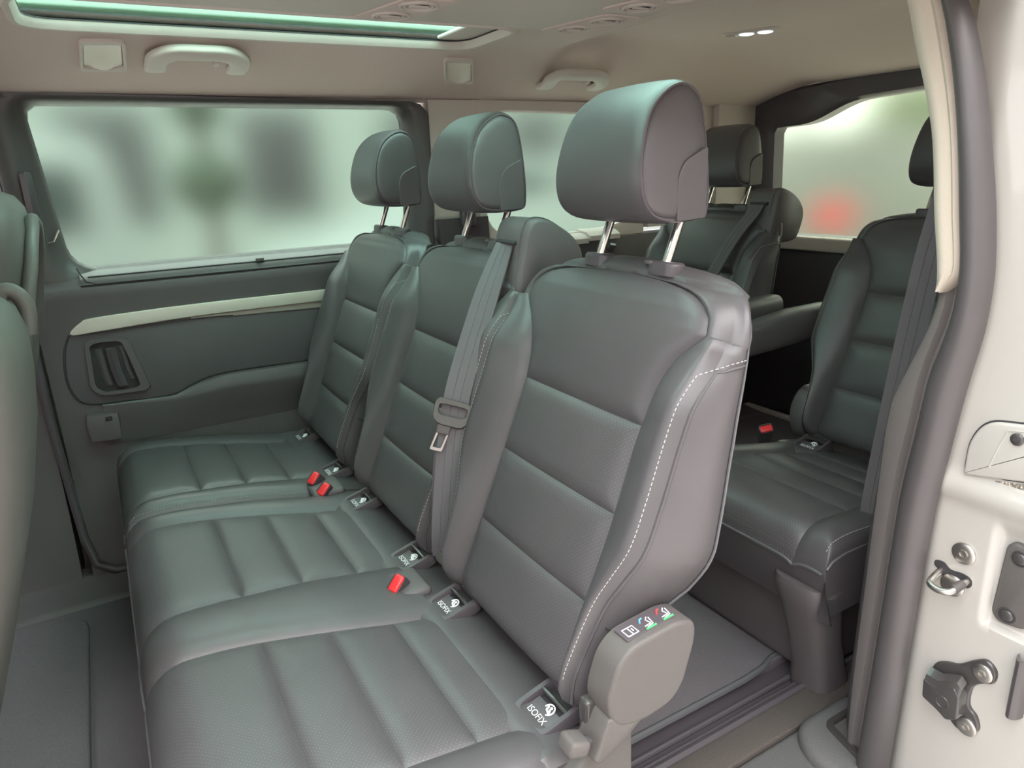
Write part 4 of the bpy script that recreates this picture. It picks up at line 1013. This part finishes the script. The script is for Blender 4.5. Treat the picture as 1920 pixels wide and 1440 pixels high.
# ================================================================ DOOR JAMB HARDWARE
def jf(y, z): return frame3((jamb_x(y, z), y, z), (0, 1, 0), (0, 0, 1), (-1, 0, 0))
f_ = jf(.462, .569)
def bolt(f_, r, parent, nm='bolt_head', m=m_steel):
    b = obj(nm, *disc(f_, r, -.002, .0035, 28, .001), m, parent)
    obj('hex_socket', *loft([[f_(r * k * math.cos(q), r * k * math.sin(q), z) for q in [math.pi / 3 * j for j in range(6)]] for k, z in ((.42, .004), (.42, .0062), (.27, .0062), (.27, .0040))]), m, b if parent is None else parent)
    return b
b = empty('body_bolt', f_(0, 0, 0), 'single round steel bolt on the white door jamb above the striker', 'bolt'); bolt(f_, .0165, b)
# striker loop in its keyhole
f_ = jf(.472, .522)
e = empty('door_striker', f_(0, 0, 0), 'steel U-shaped door striker in a dark keyhole on the white jamb', 'door striker')
kh = catmull([(.027, .018, 0), (.015, .020, 0), (.004, .013, 0), (-.012, .015, 0), (-.024, .012, 0), (-.027, .002, 0), (-.020, -.006, 0), (-.005, -.004, 0), (.010, -.006, 0), (.020, .004, 0), (.028, .010, 0)], 5)
obj('keyhole', *plate([(p.x, p.y) for p in kh], f_, -.002, .0012, .0006), m_dark, e)
obj('striker_washer', *disc(f_, .017, -.001, .004, 24, .002, (-.002, -.010)), m_steel, e)
obj('striker_loop', *tube(catmull([f_(.018, .006, -.004), f_(.016, .002, .020), f_(.013, -.002, .036), f_(-.002, -.004, .040), f_(-.016, -.001, .036), f_(-.019, .004, .020), f_(-.020, .006, -.004)], 6, False), .0050, 12), m_steel, e)
obj('striker_sleeve', *tube([f_(-.0195, .005, .012), f_(-.0185, .003, .024), f_(-.0175, .001, .030)], .0066, 12), m_plastic2, e)
# flap cover
f_ = frame3((XP + .012, 0, 0), (0, 1, 0), (0, 0, 1), (-1, 0, 0))
e = empty('cover_flap', (XP, .43, .70), 'white rounded cover flap with a dark screw on the door jamb', 'cover flap')
FP = rounded([(.478, .690), (.4775, .742), (.460, .776), (.33, .797), (.33, .722)], [.006, .03, .03, .004, .004], 8)
obj('flap_panel', *plate(FP, f_, -.004, .0075, .004), m_white, e)
obj('flap_gap', *plate(inset([Vector(p) for p in FP], -.0025), f_, -.002, .0006, .0003), m_dark, e)
obj('flap_rib', *tube(catmull([f_(.446, .712, .0076), f_(.441, .735, .0076), f_(.432, .765, .0076), f_(.424, .773, .0076), f_(.35, .785, .0076)], 6, False), .0011, 6), m_white, e)
obj('flap_screw', *disc(lambda a, b, c: f_(a + .418, b + .763, c), .0085, .006, .0100, 20, .001), m_gloss, e)
obj('flap_screw_socket', *disc(lambda a, b, c: f_(a + .418, b + .763, c), .0035, .010, .0116, 12), m_dark, e)
# foil-lined slot under the flap
SLP = rounded([(.478, .686), (.473, .678), (.33, .702), (.33, .716)], .003)
obj('foil_slot', *plate(SLP, f_, -.004, .0016, .0005), mat('crumpled_foil', (.45, .41, .35), .35, .6, noise=(120, .4), bump=('noise', 90, 1.0, .01)), e)
# black contact plate
f_ = jf(.395, .55)
e = empty('contact_plate', f_(0, 0, 0), 'black screwed plate in a pressed pocket at the edge of the jamb', 'contact plate')
obj('plate_body', *plate(rounded([(.016, .056), (.021, -.052), (.010, -.064), (-.026, -.058), (-.034, .060), (.008, .064)], .012, 5), f_, -.003, .010, .003), m_plastic2, e)
for x, y in ((-.003, .044), (.000, -.047)):
    obj('plate_screw', *disc(f_, .0085, .008, .0125, 18, .001, (x, y)), m_gloss, e)
    obj('screw_ring', *tube([f_(x + .0105 * math.cos(q), y + .0105 * math.sin(q), .010) for q in [2 * math.pi * k / 20 for k in range(20)]], .0014, 6, closed=True), m_dark, e)
# roller guide bracket
f_ = jf(.435, .345)
e = empty('guide_bracket', f_(0, 0, 0), 'black pressed-metal guide bracket held by two steel bolts, low on the jamb', 'bracket')
BP = catmull([(-.028, .076, 0), (-.012, .066, 0), (.008, .046, 0), (.026, .038, 0), (.040, .026, 0), (.046, -.002, 0), (.042, -.034, 0), (.026, -.042, 0), (.010, -.052, 0), (-.004, -.062, 0), (-.022, -.060, 0), (-.034, -.044, 0), (-.028, -.024, 0), (-.016, -.012, 0), (-.016, .018, 0), (-.026, .034, 0), (-.042, .046, 0), (-.042, .066, 0)], 4)
obj('bracket_flange', *plate([(p.x, p.y) for p in BP], f_, -.001, .006, .003), m_gloss, e)
bx = [(.042, .008), (.022, .006), (.010, .016), (-.004, .022), (-.012, .010), (-.014, -.028), (.002, -.040), (.016, -.032), (.040, -.024)]
obj('bracket_box', *plate(rounded(bx, .004, 3), f_, .002, .030, .003), m_gloss, e)
obj('bracket_hood', *loft([[f_(x, y + .008, .004), f_(x, y + .018, .014), f_(x, y + .010, .026), f_(x, y - .004, .030)] for x, y in ((.040, .006), (.022, .006), (.010, .014), (-.004, .020), (-.012, .012))], close=False), m_gloss, e)
obj('bracket_stamp', *tube([f_(.010 + .009 * math.cos(q), -.012 + .009 * math.sin(q), .0303) for q in [2 * math.pi * k / 24 for k in range(24)]], .0008, 6, closed=True), m_gloss, e)
obj('bracket_hole', *rbox((.0425, -.006, .016), (.004, .008, .010), .002, f_), m_dark, e)
for x, y in ((-.026, .054), (-.018, -.048)):
    g_ = (lambda x, y: (lambda a, b, c=0.: f_(a + x, b + y, c)))(x, y)
    bolt2 = obj('flange_bolt', *disc(g_, .0145, .004, .0085, 26, .001), m_steel, e)
    obj('bolt_socket', *loft([[g_(.006 * k * math.cos(q), .006 * k * math.sin(q), z) for q in [math.pi / 3 * j for j in range(6)]] for k, z in ((1, .009), (1, .0115), (.6, .0115), (.6, .009))]), m_steel, e)
# rubber buffer at the outer edge
obj('rubber_buffer', *loft([[(jamb_x(.375, z) - .020, .362 + dx, z) for dx in (0,)] * 1 + [(jamb_x(.375, z) - .022 * s_ + .002, .372 - .010 * (1 - c_), z) for c_, s_ in [(math.cos(q), math.sin(q)) for q in [math.pi * k / 8 for k in range(9)]]] for z in (.36, .38, .44, .455)]), m_rubber, label='dark rubber buffer at the outer edge of the white jamb', cat='buffer')

# ================================================================ OUTSIDE (seen through the frosted glass)
def van(nm, loc, L_, paint, label, rot=0, hs=1.0, wz=(1.12, 1.68)):
    e = empty(nm, loc, label, 'car')
    c_, s_ = math.cos(rot), math.sin(rot)
    def T(x, y, z): return Vector(loc) + Vector((x * c_ - y * s_, x * s_ + y * c_, z))
    side = catmull([(-.5 * L_, 0, .35), (-.5 * L_, 0, .80), (-.45 * L_, 0, 1.02), (-.33 * L_, 0, 1.15), (-.24 * L_, 0, 1.60), (-.18 * L_, 0, 1.80), (.0, 0, 1.88), (.40 * L_, 0, 1.86), (.47 * L_, 0, 1.75), (.5 * L_, 0, 1.1), (.5 * L_, 0, .35)], 4)
    rings = [[T(p.x * k, y, .35 + (p.z - .35) * k * hs) for p in side] for y, k in ((-.92, .96), (-.88, 1), (.88, 1), (.92, .96))]
    obj('body', *loft(rings), paint, e)
    dk = mat('car_window_dark', (.03, .035, .035), .15)
    for x0, x1 in ((-.20, -.05), (-.03, .14), (.16, .42)):
        obj('side_window', *plate(rounded([(x0 * L_, wz[0]), (x1 * L_, wz[0]), (x1 * L_, wz[1]), (x0 * L_ + .12, wz[1])], .05), lambda a, b, h: T(a, -.90 - h, b), -.02, .03, .01), dk, e)
    for x in (-.31 * L_, .32 * L_):
        w_ = obj('wheel', *loft([[T(x + r_ * math.cos(q), y, .34 + r_ * math.sin(q)) for q in [2 * math.pi * k / 24 for k in range(24)]] for y, r_ in ((-.94, .30), (-.95, .34), (-.75, .34))]), m_rubber, e)
        obj('hub', *loft([[T(x + r_ * math.cos(q), y, .34 + r_ * math.sin(q)) for q in [2 * math.pi * k / 16 for k in range(16)]] for y, r_ in ((-.93, .20), (-.965, .18))]), m_steel, w_)
    return e
G0 = -.36
p_white = mat('outside_white_paint', (.16, .175, .165), .7); p_grey = mat('outside_grey_paint', (.16, .17, .165), .4); p_red = mat('outside_red', (.6, .02, .02), .4)
van('parked_estate_car', (3.9, 6.4, G0), 5.4, p_white, 'long white car parked outside, blurred behind the far windows', hs=.80, wz=(1.28, 1.46))
van('parked_car', (-1.6, 7.6, G0), 3.8, p_grey, 'grey car parked outside, blurred at the front of the far window')
e = van('parked_hatchback', (10.2, 7.1, G0), 3.8, p_grey, 'dark car with a red tail lamp parked behind, blurred in the rear window', rot=2.6)
obj('tail_lamp', *rbox((8.1, 5.85, .40), (.16, .34, .38), .06), p_red, e)
mat('bark', (.06, .05, .045), .9, noise=(8, .4))
def tree(loc, h, r, label):
    e = empty('tree', loc, label, 'tree', 'trees outside the van')
    obj('trunk', *tube([Vector(loc) + Vector((.05 * math.sin(i), .04 * math.cos(i * 2), h * .6 * i / 6)) for i in range(7)], .16, 10, taper=lambda t: 1 - .5 * t), MATS['bark'], e)
    mb = MB(); rnd = random.Random(int(loc[0] * 10))
    for k in range(9):
        c = Vector(loc) + Vector((rnd.uniform(-.6, .6) * r, rnd.uniform(-.6, .6) * r, h * .62 + rnd.uniform(-.1, .35) * h)); rr = r * rnd.uniform(.45, .7)
        rings = [[c + Vector((math.cos(a) * math.sin(q), math.sin(a) * math.sin(q), math.cos(q))) * rr * (1 + .12 * math.sin(5 * a + k) * math.sin(4 * q)) for a in [2 * math.pi * j / 14 for j in range(14)]] for q in [.12 + (math.pi - .24) * i / 8 for i in range(9)]]
        mb.add(*loft(rings))
    mb.obj('crown', mat('leaves', (.13, .17, .10), .8, noise=(6, .5)), e)
e = empty('topiary_tree', (.72, 5.2, G0), 'dark two-ball topiary tree outside, blurred in the middle of the far window', 'tree')
obj('stem', *tube([(.72, 5.2, G0), (.72, 5.2, .6), (.71, 5.2, 1.9)], .05, 8), MATS['bark'], e)
for zc, rr in ((1.12, .21), (1.62, .17)):
    obj('leaf_ball', *loft([[Vector((.71, 5.2, zc)) + Vector((math.cos(a) * math.sin(q), math.sin(a) * math.sin(q), math.cos(q))) * rr for a in [2 * math.pi * j / 18 for j in range(18)]] for q in [.1 + (math.pi - .2) * i / 10 for i in range(11)]]), mat('dark_leaves', (.035, .045, .03), .9, noise=(30, .5)), e)
tree((9.0, 3.6, G0), 5.0, 1.5, 'rounded green tree outside, blurred in the rear window')
tree((12.0, 9.3, G0), 6.0, 1.5, 'broad green tree outside, farther off beyond the rear window')
# pale building across the yard and a hedge behind the van
def building(nm, x0, x1, y0, y1, h, col, label):
    e = empty(nm, ((x0 + x1) / 2, (y0 + y1) / 2, G0), label, 'building')
    obj('wall_block', *slab(x0, x1, y0, y1, G0, h, .02), mat('render_' + nm, col, .9, noise=(1, .1)), e)
    for i in range(int((x1 - x0) / 2.2)):
        for z in (.6, 3.2):
            obj('building_window', *slab(x0 + .8 + i * 2.2, x0 + 1.9 + i * 2.2, y0 - .03, y0 + .05, z, z + 1.5, .01), m_dark, e)
building('pale_building', -12, 11.5, 11, 14, 7.5, (.21, .23, .215), 'pale building across the yard, blurred behind the far windows')
e = empty('green_hedge', (14, 2, G0), 'clipped green hedge outside behind the van, blurred in the rear window', 'hedge')
obj('hedge_body', *loft([[Vector((15 + .5 * math.copysign(abs(math.cos(q))**.5, math.cos(q)), y, G0 + 1.6 + 1.6 * math.copysign(abs(math.sin(q))**.5, math.sin(q)))) for q in [2 * math.pi * k / 16 for k in range(16)]] for y in (-4, -3.8, 0, 4, 9.8, 10)]), mat('hedge_leaves', (.17, .20, .13), .9, noise=(5, .5)), e)
building('added_shade_hall', -14, 14, -8.5, -4.5, 4.2, (.34, .31, .28), 'plain unseen hall added opposite the open door to shade the low sky')  # added out of view: blocks low sky so door-side light drops
